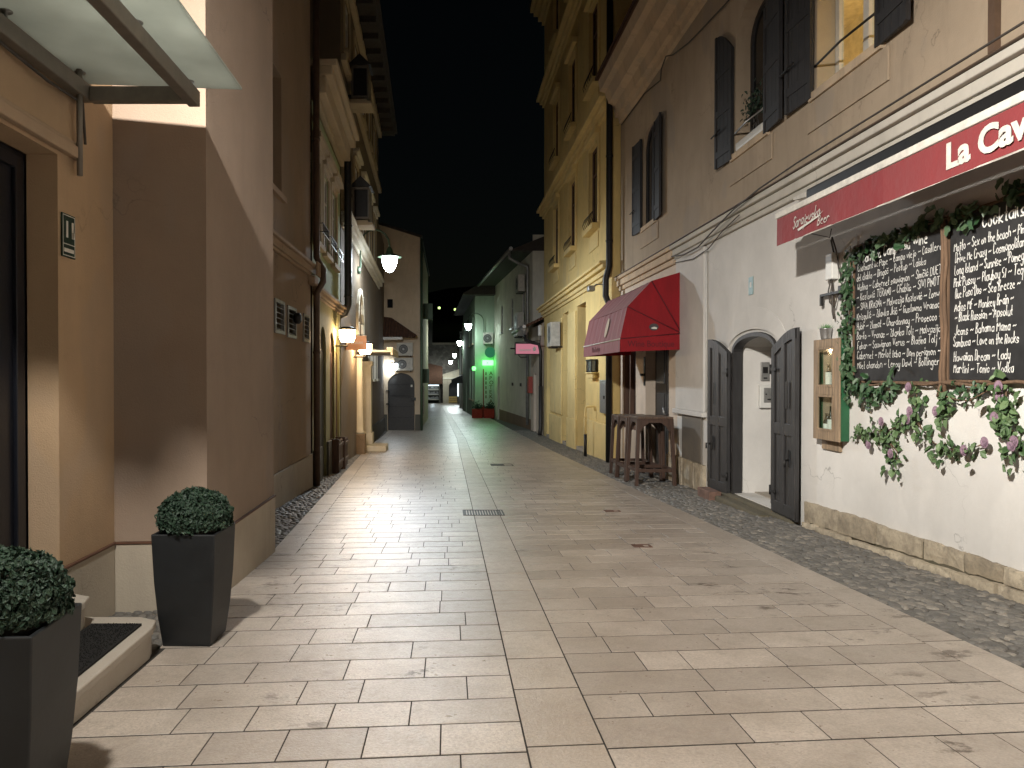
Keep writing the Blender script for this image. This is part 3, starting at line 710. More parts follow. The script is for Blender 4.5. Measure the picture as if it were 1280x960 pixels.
m = MB(); m.lathe([(.06,0),(.085,.03),(.085,.08),(.05,.11)], (XV+.025, 11.10, .86), 12, 'X'); tag(m.build('vent_hood', 'black_metal'), 'round black fan hood bulging out of the middle louvred vent', 'vent hood')
def pipe(label, path, rad, mat, brackets=(), base=None):
    r = thing('downpipe', label, 'downpipe', path[-1] if base is None else base)
    m = MB(); m.tube(path, rad, 10); m.build('pipe', mat, r)
    for q in brackets:
        m = MB(); m.lathe([(rad+.012,-.02),(rad+.012,.02)], q, 12); m.build('bracket', mat, r)
pipe('brown downpipe at the seam between the vent house and the green house', [(XV+.09,12.63,8),(XV+.09,12.63,2.0),(XV+.20,12.63,1.8),(XV+.20,12.63,1.6),(XV+.09,12.63,1.4),(XV+.09,12.63,gz(12.6))], .055, 'brown_pipe', [(XV+.09,12.63,.4),(XV+.09,12.63,4)])

# --- green house with arched doors
r = thing('green_house', 'olive green house with a heavy cream cornice and dark arched doors', 'building', (-2.4, 14.6, -1.9))
T = LF(-2.33, 12.7, -2.45, 16.8); zb = base_z(12.7, 16.8)
doors = [(13.62,14.42,zb,.93,.38,.08),(14.98,15.72,zb,.90,.36,.08),(15.95,16.6,zb,.88,.33,.08)]
m = MB(T); facade(m, 12.7, 16.8, zb, 1.40, doors); m.build('wall', 'green_plaster', r)
wins = [(12.85,13.6,2.35,3.85),(14.0,14.75,2.33,3.83),(15.2,15.95,2.31,3.81)]
m = MB(T); facade(m, 12.7, 16.8, 1.40, 4.7, wins, .08); facade(m, 12.7, 16.8, 5.4, 7.2, (), 0, -.9); m.poly([(12.7,5.4,.1),(16.8,5.4,.1),(16.8,5.4,-1),(12.7,5.4,-1)]); m.poly([(12.7,7.2,-.9),(16.8,7.2,-.9),(16.8,7.2,-6),(12.7,7.2,-6)]); m.build('upper_wall', 'pale_green_plaster', r)
m = MB(T); m.box(12.72,16.8,1.38,1.43,.002,.05); m.box(12.72,16.8,1.43,1.50,.002,.09); m.box(12.72,16.8,1.50,1.55,.002,.15); m.build('string_course', 'tan_trim', r, bevel=.01)
m = MB(T); m.box(12.72,16.78,4.35,4.45,.002,.05); m.box(12.72,16.78,4.7,4.82,.002,.10); m.box(12.72,16.78,4.82,5.12,.002,.24); m.box(12.70,16.8,5.12,5.28,.002,.36); m.box(12.70,16.8,5.28,5.40,-.6,.44); m.build('cornice', 'cream_trim', r, bevel=.02)
for i, (a, b, c, d) in enumerate(wins):
    w = window(r, T, a, b, c, d, .07, 0, 2, 2, 'frame_white', 'blue_glass' if i == 0 else 'dark_glass', 'cream_trim', hood='cream_trim', surround='cream_trim')
    m = MB(T)
    for q in (.12,.28): m.box(a-.03,b+.03,c+q,c+q+.014,.16,.174)
    for k in range(2): m.box((a,b)[k]-.006,(a,b)[k]+.006,c+.28,c+.292,.0,.172)
    for k in range(9): m.box(a+(b-a)*k/8-.004,a+(b-a)*k/8+.004,c+.12,c+.28,.163,.171)
    m.build('flower_rail', 'black_metal', w)
for i, (a, b, c, d, rise, _) in enumerate(doors):
    m = MB(T); slab_outline(m, [(b,c),(a,c)] + arch_pts(a, b, d-rise, rise), -.10, -.06); dd = m.build('door', 'door_wood' if i == 0 else 'brown_door', r)
    m = MB(T); n = 3
    for k in range(n): m.box(a+(b-a)*(k+.12)/n, a+(b-a)*(k+.88)/n, c+.45, d-rise-.05, -.0595, -.04)
    m.build('panel', 'door_wood' if i == 0 else 'brown_door', dd, bevel=.01)
for q0, q1 in ((12.72,13.58),(14.46,14.94)):
    m = MB(T); m.box(q0,q1,zb,-1.28,.002,.05); m.build('plinth', 'dark_wall', r, bevel=.01)
m = MB(T); m.box(13.0,13.04,-.62,.55,.002,.03); m.box(13.2,13.3,.32,.56,.002,.05); m.build('wall_box', 'dirty_plastic', r)
# low wooden gates and boxes in front of the arched doors
for lab, a, b, q in (('low dark wooden gate in front of the second arched door', 15.0, 15.75, .16), ('low dark wooden gate in front of the third arched door', 15.95, 16.6, .18)):
    g = thing('wooden_gate', lab, 'gate', (-2.1, (a+b)/2, gz(a)), 'low gates before the arched doors')
    m = MB(T)
    for k in range(7): m.box(a+(b-a)*k/7+.01, a+(b-a)*(k+1)/7-.01, gz(a)+.03, gz(a)+.62, q-.012, q+.012)
    m.build('boards', 'brown_door', g)
    m = MB(T); m.box(a-.02,b+.02,gz(a)+.16,gz(a)+.22,q+.0121,q+.03); m.box(a-.02,b+.02,gz(a)+.50,gz(a)+.56,q+.0121,q+.03); m.build('rail', 'brown_door', g)
    m = MB(T); m.box(a-.06,a-.021,gz(a)-.05,gz(a)+.68,.0,q+.03); m.build('post', 'brown_door', g)
pipe('fat black downpipe between the green house and the tall grey house', [(-2.43,16.78,5.2),(-2.30,16.86,5.15),(-2.28,16.88,4.9),(-2.28,16.88,2.0),(-2.28,16.88,1.62),(-2.36,16.88,1.42),(-2.50,16.88,1.36)], .085, 'black_metal', [(-2.28,16.88,3.4),(-2.28,16.88,1.8)])

# --- tall grey house
r = thing('tall_house', 'tall grey tan house with a row of pale window hoods and deep dark eaves', 'building', (-2.6, 22, -2))
T = LF(-2.45, 16.9, -2.76, 29.2); zb = base_z(17, 29.2)
g0 = [17.6+2.25*i for i in range(5)]
holes1 = [(a, a+1.0, 4.0, 5.7, 0, .08) for a in g0]; holes2 = [(a, a+1.0, 7.7, 9.0, 0, .08) for a in g0]
lowh = [(24.4+1.5*i, 25.2+1.5*i, -.1, .85, 0, .15) for i in range(3)]; dr = [(20.9, 22.0, zb, .45, 0, .35)]
arc = [(20.75, 21.85, 1.02, 2.35, .55, .12)]
m = MB(T); facade(m, 16.9, 29.2, zb, 3.4, lowh+dr+arc); m.build('wall', 'grey_tan_plaster', r)
m = MB(T); facade(m, 16.9, 29.2, 3.4, 9.6, holes1+holes2); m.poly([(29.2,zb,0),(29.2,9.6,0),(29.2,9.6,-7),(29.2,zb,-7)]); m.poly([(16.9,5,0),(16.9,9.6,0),(16.9,9.6,-7),(16.9,5,-7)]); m.build('upper_wall', 'grey_tan_plaster', r)
for h in holes1+holes2: window(r, T, h[0], h[1], h[2], h[3], .07, 0, 2, 2, 'frame_white', 'dark_glass', 'cream_trim', hood='white_trim' if h in holes1 else None, surround='cream_trim')
for h in lowh: window(r, T, h[0], h[1], h[2], h[3], .14, 0, 1, 2, 'frame_white', 'blue_glass', 'white_trim', surround='white_trim')
m = MB(T); m.box(16.95,29.25,3.40,3.50,.002,.06); m.box(16.95,29.25,3.50,3.66,.002,.16); m.box(16.95,29.25,3.66,3.76,.002,.24); m.build('cornice', 'white_trim', r, bevel=.02)
m = MB(T); m.box(16.92,29.22,7.15,7.32,.002,.13); m.box(16.92,29.22,9.3,9.55,.002,.14); m.build('string_course', 'cream_trim', r, bevel=.02)
m = MB(T); m.box(16.6,29.9,9.60,9.68,-7,.62); m.box(16.6,29.9,9.68,9.80,.55,.72); rf = m.build('roof', 'soffit', r)
for k in range(13):
    m = MB(T); m.box(17+k*.98,17.12+k*.98,9.44,9.598,.142,.58); m.build('rafter', 'soffit', rf)
m = MB(T); m.box(22.3,29.2,zb,-1.75,.002,.04); m.build('plinth', 'dark_wall', r)
# portal: arch, column, pilaster
def column_(y, p, w):
    m = MB(); X = -2.45-.0252*(y-16.9)+p; b = gz(y)
    m.lathe([(.15,.55),(.15,.62),(.115,.66),(.105,1.2),(.092,2.55),(.085,2.62),(.12,2.66),(.13,2.74)], (X,y,b), 18); m.build('column', 'white_trim', w)
    m = MB(); m.box(X-.17,X+.17,y-.17,y+.17,b-.1,b+.548); m.build('pedestal', 'brown_plaster', w, bevel=.01)
pt_ = thing('portal', 'white classical portal with a column, a fluted pilaster and a small arched niche', 'portal', (-2.55, 21, -2.2))
column_(20.6, .06, pt_)
m = MB(T); y0, y1 = 22.2, 22.75; zz = gz(22)
m.box(y0-.05,y1,zz-.1,zz+.5,.003,.31); m.box(y0,y1-.05,zz+.5,.30,.003,.26)
for k in range(5): m.box(y0-.018,y0-.0005,zz+.6,.12,.03+k*.046,.055+k*.046)
m.box(y0-.05,y1,.30,.44,.003,.31); m.build('pilaster', 'white_trim', pt_, bevel=.008)
m = MB(T); ao, ai = arch_pts(20.35,22.25,1.5,1.0), arch_pts(20.75,21.85,1.8,.55)
for i in range(12): m.hexa([(*ao[i],.003),(*ao[i+1],.003),(*ai[i+1],.003),(*ai[i],.003)],[(*ao[i],.07),(*ao[i+1],.07),(*ai[i+1],.07),(*ai[i],.07)])
m.box(20.35,20.75,.98,1.5,.003,.07); m.box(21.85,22.25,.98,1.5,.003,.07); m.build('arch_surround', 'white_trim', pt_)
m = MB(T); m.box(20.8,21.8,1.05,1.8,-.11,-.1); m.build('niche_back', 'brown_plaster', pt_)
m = MB(T); m.box(20.92,21.98,zb,.43,-.34,-.30); m.build('door', 'brown_door', pt_)
m = MB(T); m.box(20.6,24.1,.66,.72,.003,1.0); m.box(20.6,24.1,.721,.80,.82,1.0); m.box(20.6,24.1,.58,.659,.93,1.0); tag(m.build('porch_roof', 'white_trim', bevel=.02), 'thin white slab roof jutting out over the portal', 'porch roof')
m = MB(T); m.box(21.6,22.6,gz(22)-.1,gz(22)+.17,.18,.75); tag(m.build('step_block', 'white_trim', bevel=.015), 'pale stone block step at the foot of the white portal', 'step')
# projecting sign
r = thing('projecting_sign', 'copper coloured sign with small white capitals hung square to the lane by the warm lamp', 'sign', (-2.4, 18, .8))
m = MB(); m.box(-2.52,-1.99,17.98,18.03,.63,.97); m.build('board', 'copper_sign', r, bevel=.006)
m = MB(FT(17.98, -2.49)); font_mesh(m, 'AM INISIAN', .085, .04, .775, .003, .001, .001, xs=.85); m.lathe([(.035,.001),(.035,.003)], (.155,.80,0), 14, 'Z'); m.build('lettering', 'sign_white', r)
m = MB(); m.tube([(-2.55,18.005,.99),(-1.99,18.005,.99)], .012, 6); m.build('bracket', 'black_metal', r)
# gabled boxes on the facade
def gable_box(label, y, z):
    r = thing('gabled_wall_box', label, 'wall box', (-2.4, y, z), 'gabled boxes high on the tall house')
    X0 = -2.45-.0252*(y-16.9); m = MB()
    m.box(X0+.12,X0+.17,y-.30,y+.3,z,z+.78); m.box(X0+.50,X0+.54,y-.30,y+.3,z,z+.78); m.box(X0+.171,X0+.499,y-.3,y+.3,z,z+.05); m.box(X0+.171,X0+.499,y-.3,y+.3,z+.72,z+.78); m.build('frame', 'beam_steel', r, bevel=.008)
    m = MB(); m.box(X0+.171,X0+.499,y-.26,y+.26,z+.051,z+.719); m.build('case', 'black_metal', r)
    m = MB(); m.prism([(X0+.06,z+.781),(X0+.60,z+.781),(X0+.33,z+1.04)], lambda u, v, t: (u, t, v), y-.36, y+.34); m.build('gable', 'dark_iron', r)
    m = MB(); m.box(X0+.0,X0+.62,y-.34,y+.34,z-.16,z-.09); m.box(X0+.1,X0+.5,y-.3,y+.3,z-.089,z-.03); m.build('shelf', 'cream_trim', r, bevel=.01)
    m = MB(); m.box(X0+.002,X0+.119,y-.05,y+.05,z+.1,z+.16); m.box(X0+.002,X0+.119,y-.05,y+.05,z+.6,z+.66); m.build('bracket', 'black_metal', r)
gable_box('framed wall box with a peaked cap, upper one near the dark eaves', 18.4, 6.75)
gable_box('framed wall box with a peaked cap, lower one above the street lamp arm', 18.6, 3.86)

# --- low link and the projecting tan house
r = thing('link_house', 'narrow grey tan strip of wall tucked between the tall house and the gable', 'building', (-2.8, 31, -2.3))
T = LF(-2.76, 29.2, -2.95, 33.9); m = MB(T); facade(m, 29.2, 33.9, base_z(29,34), 6.0); m.poly([(29.2,6,0),(33.9,6,0),(33.9,6,-6),(29.2,6,-6)]); m.build('wall', 'grey_tan_plaster', r)
m = MB(T); m.box(29.2,33.9,base_z(29,34),-1.85,.002,.04); m.build('plinth', 'dark_wall', r)
r = thing('gable_house', 'tan house end wall facing the lane with an arched metal door', 'building', (-2.2, 34, -2.4))
zb = base_z(33,36); T = FF(33.9)
m = MB(T); facade(m, -3.4, -1.31, zb, 6.3, [(-2.78,-1.56,zb,.14,.5,.2),(-2.80,-2.55,3.1,3.5,0,.12)]); m.poly([(-3.4,6.3,0),(-1.31,6.3,0),(-3.4,6.95,0)])
m.poly([(-1.31,zb,0),(-1.31,zb,-13),(-1.31,6.3,-13),(-1.31,6.3,0)]); m.build('wall', 'gable_plaster', r)
m = MB(T); m.hexa([(-3.5,6.98,.2),(-1.2,6.27,.2),(-1.2,6.27,-13),(-3.5,6.98,-13)],[(-3.5,7.08,.2),(-1.2,6.37,.2),(-1.2,6.37,-13),(-3.5,7.08,-13)]); m.build('roof', 'dark_roof', r)
m = MB(T); pts = arch_pts(-2.76,-1.58,-.36,.48); slab_outline(m, [(-1.58,zb),(-2.76,zb)]+pts, -.16, -.10); d = m.build('door', 'dark_iron', r)
m = MB(T)
for z in (-.4,-.9,-1.4,-1.9): m.box(-2.74,-1.6,z,z+.03,-.099,-.085)
for z in (-.7,-1.3): m.box(-2.86,-2.7,z,z+.05,-.084,.03)
m.build('strap', 'black_metal', d)
m = MB(T); m.box(-1.72,-1.5,-1.12,-.98,-.099,.05); m.build('handle', 'black_metal', d)
m = MB(T); m.box(-1.74,-1.66,-.5,-.38,-.099,-.09); m.build('notice', 'sign_white', d)
m = MB(T); m.box(-2.79,-2.56,3.11,3.49,-.11,-.1); m.build('window', 'dark_glass', r)
for q0, q1 in ((-3.4,-2.8),(-1.54,-1.30)):
    m = MB(T); m.box(q0,q1,zb,-1.75,.002,.03); m.build('plinth', 'dark_wall', r)
m = MB(T); m.hexa([(-3.3,1.75,.05),(-1.42,1.75,.05),(-1.42,1.75,.9),(-3.3,1.75,.9)],[(-3.3,2.75,.003),(-2.6,2.65,.003),(-1.42,1.82,.8),(-3.3,1.84,.9)]); tag(m.build('lean_to_roof', 'tile_roof'), 'small dark tiled lean to roof on the tan gable wall', 'lean-to roof')
m = MB(T); m.box(-3.2,-2.05,1.62,1.73,.80,.93); tag(m.build('gutter', 'white_plastic', bevel=.02), 'white gutter under the dark lean to roof', 'gutter')
def ac_unit(label, T, a0, a1, z0, z1, p0, p1, fan='front', cat='air conditioner', group='air conditioner units on the walls', mat='dirty_plastic'):
    c = T((a0+a1)/2, z0, p0); r = thing('air_conditioner', label, cat, c, group)
    m = MB(T); m.box(a0,a1,z0,z1,p0,p1); m.build('case', mat, r, bevel=.012)
    cx, cz, rad = a0+(a1-a0)*.42, (z0+z1)/2, (z1-z0)*.38
    n = 20
    def ring(r0, r1, pa, name, mt):
        m = MB(T)
        for k in range(n):
            t0, t1 = 2*math.pi*k/n, 2*math.pi*(k+1)/n
            f = lambda rr, t, p: (cx+rr*math.cos(t), cz+rr*math.sin(t), p)
            if r0 > 0: m.poly([f(r0,t0,pa),f(r1,t0,pa),f(r1,t1,pa),f(r0,t1,pa)])
            else: m.poly([f(0,0,pa),f(r1,t0,pa),f(r1,t1,pa)])
        m.build(name, mt, r, fix=False)
    ring(0, rad, p1+.003, 'fan', 'fan_grey'); ring(rad*.96, rad*1.03, p1+.006, 'guard', mat); ring(rad*.62, rad*.65, p1+.006, 'guard', 'grey_metal'); ring(0, rad*.22, p1+.006, 'hub', 'grey_metal')
    m = MB(T)
    for a in (a0+.08, a1-.12): m.box(a,a+.04,z0-.05,z0-.002,.003,p1-.03)
    m.build('bracket', 'black_metal', r)
    return r
ac_unit('dusty air conditioner with a round fan, upper of the pair over the arched metal door', FF(33.9), -2.35, -1.62, .92, 1.5, .1, .42)
ac_unit('dusty air conditioner with a round fan, lower of the pair over the arched metal door', FF(33.9), -2.45, -1.62, .24, .82, .1, .42)

# --- left row beyond
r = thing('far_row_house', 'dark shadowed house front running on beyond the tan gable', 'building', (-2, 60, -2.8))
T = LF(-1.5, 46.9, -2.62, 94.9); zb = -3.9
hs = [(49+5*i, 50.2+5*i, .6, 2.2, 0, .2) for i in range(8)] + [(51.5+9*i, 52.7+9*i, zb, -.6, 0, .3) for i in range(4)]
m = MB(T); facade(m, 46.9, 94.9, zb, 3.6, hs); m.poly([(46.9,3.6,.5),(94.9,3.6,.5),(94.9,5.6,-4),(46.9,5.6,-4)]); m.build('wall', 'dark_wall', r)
for h in hs:
    if h[2] > 0: window(r, T, h[0], h[1], h[2], h[3], .16, 0, 2, 2)
    else:
        m = MB(T); m.box(h[0],h[1],h[2],h[3],-.28,-.25); m.build('door', 'door_wood', r)
T = LF(-1.31, 33.9, -1.5, 46.9)
for lab, y, z0, z1, p in (('green painted board sign high on the tan house flank', 38, 2.9, 3.7, .55), ('dark green lantern box sign at door height on the tan house flank', 37, -.35, .35, .38), ('white board sign on the tan house flank under the green box', 36.5, -1.9, -.5, .14)):
    s = thing('flank_sign', lab, 'sign', T(y, z0, 0)); m = MB(T); m.box(y-.05,y+.05,z0,z1,.06,p); m.build('panel', 'sign_white' if 'white' in lab else 'green_iron', s, bevel=.01)
    m = MB(T); m.box(y-.02,y+.02,z1-.1,z1-.06,.002,.06); m.box(y-.02,y+.02,z0+.06,z0+.1,.002,.06); m.build('bracket', 'black_metal', s)
pipe('green downpipe on the corner of the tan gable house', [(-1.24,33.82,6.2),(-1.24,33.82,0),(-1.24,33.82,gz(34))], .06, 'green_iron')

# ================================================================== RIGHT SIDE
# --- white house with the arched passage, the upper windows and the wine shop
XW = 4.1
r = thing('white_house', 'old white and pinkish house with an arched passage door and black shutters', 'building', (4.2, 9, -1.7))
wh = r; T = RF(XW); zb = base_z(-2, 17.8)
door = (9.28, 10.70, -1.68, .59, .23, 2.6)
m = MB(T); facade(m, -3, 13.34, zb, 2.08, [door]); m.poly([(9.28,-1.68,-2.6),(10.7,-1.68,-2.6),(10.7,.6,-2.6),(9.28,.6,-2.6)]); m.build('wall', 'white_wall', r)
m = MB(T); shop = [(13.86,15.5,zb,.95,0,.3),(16.3,17.55,-1.2,.95,0,.3)]; facade(m, 13.34, 17.8, zb, 2.08, shop); m.build('shop_wall', 'pale_wall', r)
winA, winB, winC = (9.6,10.68,3.17,5.15,.42,.28), (7.10,8.34,3.17,5.15,0,.28), (14.72,15.74,3.12,5.12,.42,.13); winD = (3.6,4.8,3.17,5.15,.42,.28)
m = MB(T); facade(m, -3, 17.8, 2.08, 7.0, [winA, winB, winC, winD]); m.poly([(-3,7,0),(17.8,7,0),(17.8,7,-7),(-3,7,-7)]); m.poly([(17.8,-2,0),(17.8,7,0),(17.8,7,-7),(17.8,-2,-7)]); m.build('upper_wall', 'pink_grey_wall', r)
m = MB(T); m.box(-3,13.4,2.08,2.15,.002,.05); m.box(-3,13.4,2.15,2.26,.002,.085); m.box(-3,13.4,2.26,2.335,.002,.14); m.build('cornice', 'white_cornice', r, bevel=.012)
m = MB(T); m.box(13.4,17.76,2.02,2.12,.002,.05); m.box(13.4,17.76,2.12,2.26,.002,.10); m.box(13.4,17.76,2.26,2.335,.002,.15); m.build('cornice', 'dirty_cornice', r, bevel=.012)
m = MB(T); m.hexa([(-3,2.336,-.01),(17.76,2.336,-.01),(17.76,2.336,.17),(-3,2.336,.17)],[(-3,2.40,-.01),(17.76,2.40,-.01),(17.76,2.345,.17),(-3,2.345,.17)]); m.build('flashing', 'brown_pipe', r)
prof = [(0.002,5.95),(.06,5.98),(.08,6.1),(.16,6.12),(.20,6.35),(.34,6.42),(.40,6.7),(.52,6.74),(.56,6.98),(.002,7.02)]
m = MB(T); m.prism(prof, lambda u, v, t: (t, v, u), -3, 17.7); m.build('eaves_cornice', 'dirty_cornice', r)
m = MB(T); m.hexa([(-3,7.03,.62),(17.8,7.03,.62),(17.8,7.03,-7),(-3,7.03,-7)],[(-3,7.1,.62),(17.8,7.1,.62),(17.8,9.6,-7),(-3,9.6,-7)]); m.build('roof', 'tile_roof', r)
# pilaster
m = MB(T); m.box(11.86,13.32,-.58,2.079,.002,.045); m.box(11.80,13.38,-.66,-.58,.002,.085); m.build('pilaster', 'white_wall', r, bevel=.012)
m = MB(T); m.box(12.0,12.98,-1.42,-.662,.002,.032); m.build('marble_slab', 'marble_dark', r, bevel=.004)
# plinth stones, two courses
rnd = random.Random(21)
def stones(y0, y1, z0f, z1f, p0, p1, lo, hi):
    y = y0
    while y < y1:
        w = min(rnd.uniform(lo, hi), y1-y)
        if y1-y-w < .15: w = y1-y
        m = MB(T); g = .011; jz = rnd.uniform(-.018, .018); pp = p1 + rnd.uniform(-.014, .014); a, b = y+g, y+w-g; n = 8
        G = [[(a+(b-a)*i/n + rnd.gauss(0,.003), zz(a+(b-a)*i/n)+ (jz if zz is z1f else 0) + rnd.gauss(0,.004)) for i in range(n+1)] for zz in (z0f, z1f)]
        rows = []
        for j in range(4):
            f = j/3; row = []
            for i in range(n+1):
                s = G[0][i][0]*(1-f)+G[1][i][0]*f; z = G[0][i][1]*(1-f)+G[1][i][1]*f; edge = (i in (0,n)) or (j in (0,3))
                row.append(m.pt(s, z, (p0 if 0 else pp - (.007 if edge else 0) + rnd.gauss(0,.0012))))
            rows.append(row)
        for A, B in zip(rows, rows[1:]):
            for i in range(n): m.face((A[i],A[i+1],B[i+1],B[i]))
        ring = rows[0] + [q[-1] for q in rows[1:]] + rows[-1][::-1][1:] + [q[0] for q in rows[1:-1]][::-1]
        bk = [m.pt(m.v[i][1], m.v[i][2], p0) for i in ring]
        for k in range(len(ring)): m.face((ring[k], ring[(k+1)%len(ring)], bk[(k+1)%len(ring)], bk[k]))
        m.build('plinth_stone', 'plinth_block', r); y += w
top = lambda y: -1.425 + .012*(8.5-y) if y < 9 else -1.42
mid = lambda y: gz(y)+.045+.022*(8.5-y)*.5
m = MB(T); m.hexa([(-.5,-1.75,.002),(8.5,-2.0,.002),(8.5,-2.0,.022),(-.5,-1.75,.022)],[(-.5,-1.35,.002),(8.5,-1.45,.002),(8.5,-1.45,.022),(-.5,-1.35,.022)]); m.build('mortar_bed', 'mossy_stone', r)
stones(-.5, 8.52, mid, top, .002, .046, .36, .80)
stones(-.5, 8.50, lambda y: gz(y)-.08, lambda y: mid(y)-.012, .002, .085, .45, .9)
stones(11.82, 13.82, lambda y: gz(y)-.1, lambda y: -1.44, .002, .075, .4, .8)
# raised plaster arch over the passage
m = MB(T); ao, ai = arch_pts(8.98,11.12,.30,.62,16), arch_pts(9.18,10.88,.36,.27,16)
for i in range(16): m.hexa([(*ao[i],.0),(*ao[i+1],.0),(*ai[i+1],.0),(*ai[i],.0)],[(*ao[i],.006),(*ao[i+1],.006),(*ai[i+1],.028),(*ai[i],.028)])
m.build('arch_moulding', 'white_wall', r)
# passage door: frame and two leaves folded back on the wall
m = MB(T); ao, ai = arch_pts(9.285,10.695,.36,.225,14), arch_pts(9.335,10.645,.345,.185,14)
for i in range(14): m.hexa([(*ao[i],-.10),(*ao[i+1],-.10),(*ai[i+1],-.10),(*ai[i],-.10)],[(*ao[i],.035),(*ao[i+1],.035),(*ai[i+1],.035),(*ai[i],.035)])
for a, b in ((9.285,9.335),(10.645,10.695)): m.box(a,b,-1.70,.36,-.10,.035)
fr = m.build('door_frame', 'door_wood', r)
def door_leaf(hinge, direction, ang, zb0):
    w = .70; ca, sa = math.cos(R(ang)), math.sin(R(ang))
    T2 = lambda u, z, q: T(hinge + direction*(u*ca + 0*q), z, .037 + u*sa + q)
    topz = lambda u: .345 + .215*math.sin(math.pi/2*min(1, u/w))
    m = MB(T2); n = 10
    for i in range(n):
        a, b = w*i/n, w*(i+1)/n; m.hexa([(a,zb0,0),(b,zb0,0),(b,zb0,.035),(a,zb0,.035)],[(a,topz(a),0),(b,topz(b),0),(b,topz(b),.035),(a,topz(a),.035)])
    for a, b in ((0,.085),(.30,.39),(w-.085,w)): m.hexa([(a,zb0+.1,.0351),(b,zb0+.1,.0351),(b,zb0+.1,.058),(a,zb0+.1,.058)],[(a,topz(a)-.01,.0351),(b,topz(b)-.01,.0351),(b,topz(b)-.01,.058),(a,topz(a)-.01,.058)])
    for z in (zb0+.02, zb0+.98): m.box(.005,w-.005,z,z+.14,.0351,.054)
    for i in range(n):
        a, b = w*i/n, w*(i+1)/n; m.hexa([(a,topz(a)-.13,.0352),(b,topz(b)-.13,.0352),(b,topz(b)-.13,.056),(a,topz(a)-.13,.056)],[(a,topz(a)-.004,.0352),(b,topz(b)-.004,.0352),(b,topz(b)-.004,.056),(a,topz(a)-.004,.056)])
    lf = m.build('door_leaf', 'door_wood', r, bevel=.004)
    for z in (zb0+.25, zb0+1.75):
        m = MB(T2); m.box(-.02,.16,z,z+.035,.0585,.066); m.tube([(-.01,z-.04,.06),(-.01,z+.08,.06)], .014, 8); m.build('hinge', 'black_metal', lf)
    m = MB(T2); m.box(w-.25,w-.20,zb0+1.30,zb0+1.62,.0585,.064); m.build('bolt', 'black_metal', lf); m = MB(T2); m.box(w-.22,w-.14,zb0+.62,zb0+.82,.0585,.068); m.tube([(w-.15,zb0+.70,.068),(w-.12,zb0+.70,.12),(w-.12,zb0+.62,.12)], .012, 8); m.build('lock', 'black_metal', lf)
    return lf
door_leaf(9.25, -1, 2.5, -1.685); door_leaf(10.72, 1, 3, -1.72)
m = MB(T); m.box(8.7,10.95,-1.95,-1.69,-.30,.10); m.box(9.2,10.75,-1.95,-1.725,.101,.26); m.build('threshold', 'mossy_stone', r, bevel=.03)
m = MB(T); m.box(9.29,10.69,-1.72,-1.665,-2.59,-.301); m.build('passage_floor', 'step_stone', r)
# windows of the upper floor
wA = window(r, T, *winA[:4], .26, .42, 2, 1, 'shutter_wood', 'dark_glass', 'dirty_cornice', sill_p=.05)
wB = window(r, T, *winB[:4], .26, 0, 2, 2, 'frame_white', 'clear_glass', 'dirty_cornice', fw=.085, sill_p=.05)
wC = window(r, T, *winC[:4], .11, .42, 2, 1, 'shutter_wood', 'dark_glass', 'dirty_cornice', sill_p=.05)
wD = window(r, T, *winD[:4], .26, .42, 2, 1, 'shutter_wood', 'dark_glass', 'dirty_cornice', sill_p=.05)
for w, h in ((wA,winA),(wB,winB),(wC,winC),(wD,winD)):
    m = MB(T); m.box(h[0]-.16,h[1]+.16,h[2]-.42,h[2]-.092,.002,.022); m.build('apron', 'pink_grey_wall', w, bevel=.004)
for w, h, k in ((wA,winA,1),(wB,winB,0),(wC,winC,1)):
    ht = h[3]-.45 if h is winA else (h[3]-.12 if h is winC else h[3]-.02)
    shutter(w, T, h[1]+.01, .57, h[2]-.06, ht, 1, 3, top=.38 if h is winA else 0); shutter(w, T, h[0]-.01, .57, h[2]-.06, ht, -1, 5, top=.38 if h is winA else 0)
    m = MB(T); m.tube([(h[1]+.3,h[2]+.45,.12),(h[1]+.62,h[2]+.42,.13)], .012, 6); m.build('shutter_stay', 'black_metal', w)
for w, h in ((wA,winA),(wB,winB)):
    m = MB(T); m.tube([(h[0]+.01,h[2]+.30,.02),((h[0]+h[1])/2,h[2]+.29,.055),(h[1]-.01,h[2]+.28,.02)], .013, 8); m.build('guard_bar', 'zinc' if h is winA else 'black_metal', w)
m = MB(T); m.box(9.68,10.6,3.18,3.30,-.19,.04); tag(m.build('window_box', 'white_plastic', bevel=.03), 'white planting trough on the sill of the arched window', 'window box')
rr = random.Random(2); pl = thing('potted_plant', 'dark leafy plant growing behind the guard bar of the arched window', 'plant', T(10.1, 3.25, -.08))
m = MB(T)
for k in range(9): m.tube([(10.1+rr.uniform(-.25,.25),3.27,-.09),(10.1+rr.uniform(-.32,.32),3.55+rr.uniform(0,.3),-.08+rr.uniform(-.03,.06))], .006, 5)
m.build('stem', 'cable', pl); m = MB(T)
for k in range(260): leaf(m, (10.1+rr.gauss(0,.17), 3.55+abs(rr.gauss(0,.17)), -.06+rr.gauss(0,.05)), rr.uniform(.04,.075), (rr.gauss(0,.5),rr.gauss(.4,.5),1), (rr.gauss(0,1),rr.gauss(.3,1),0), .3, .5, 'box')
m.build('leaves', 'box_leaf', pl, fix=False)
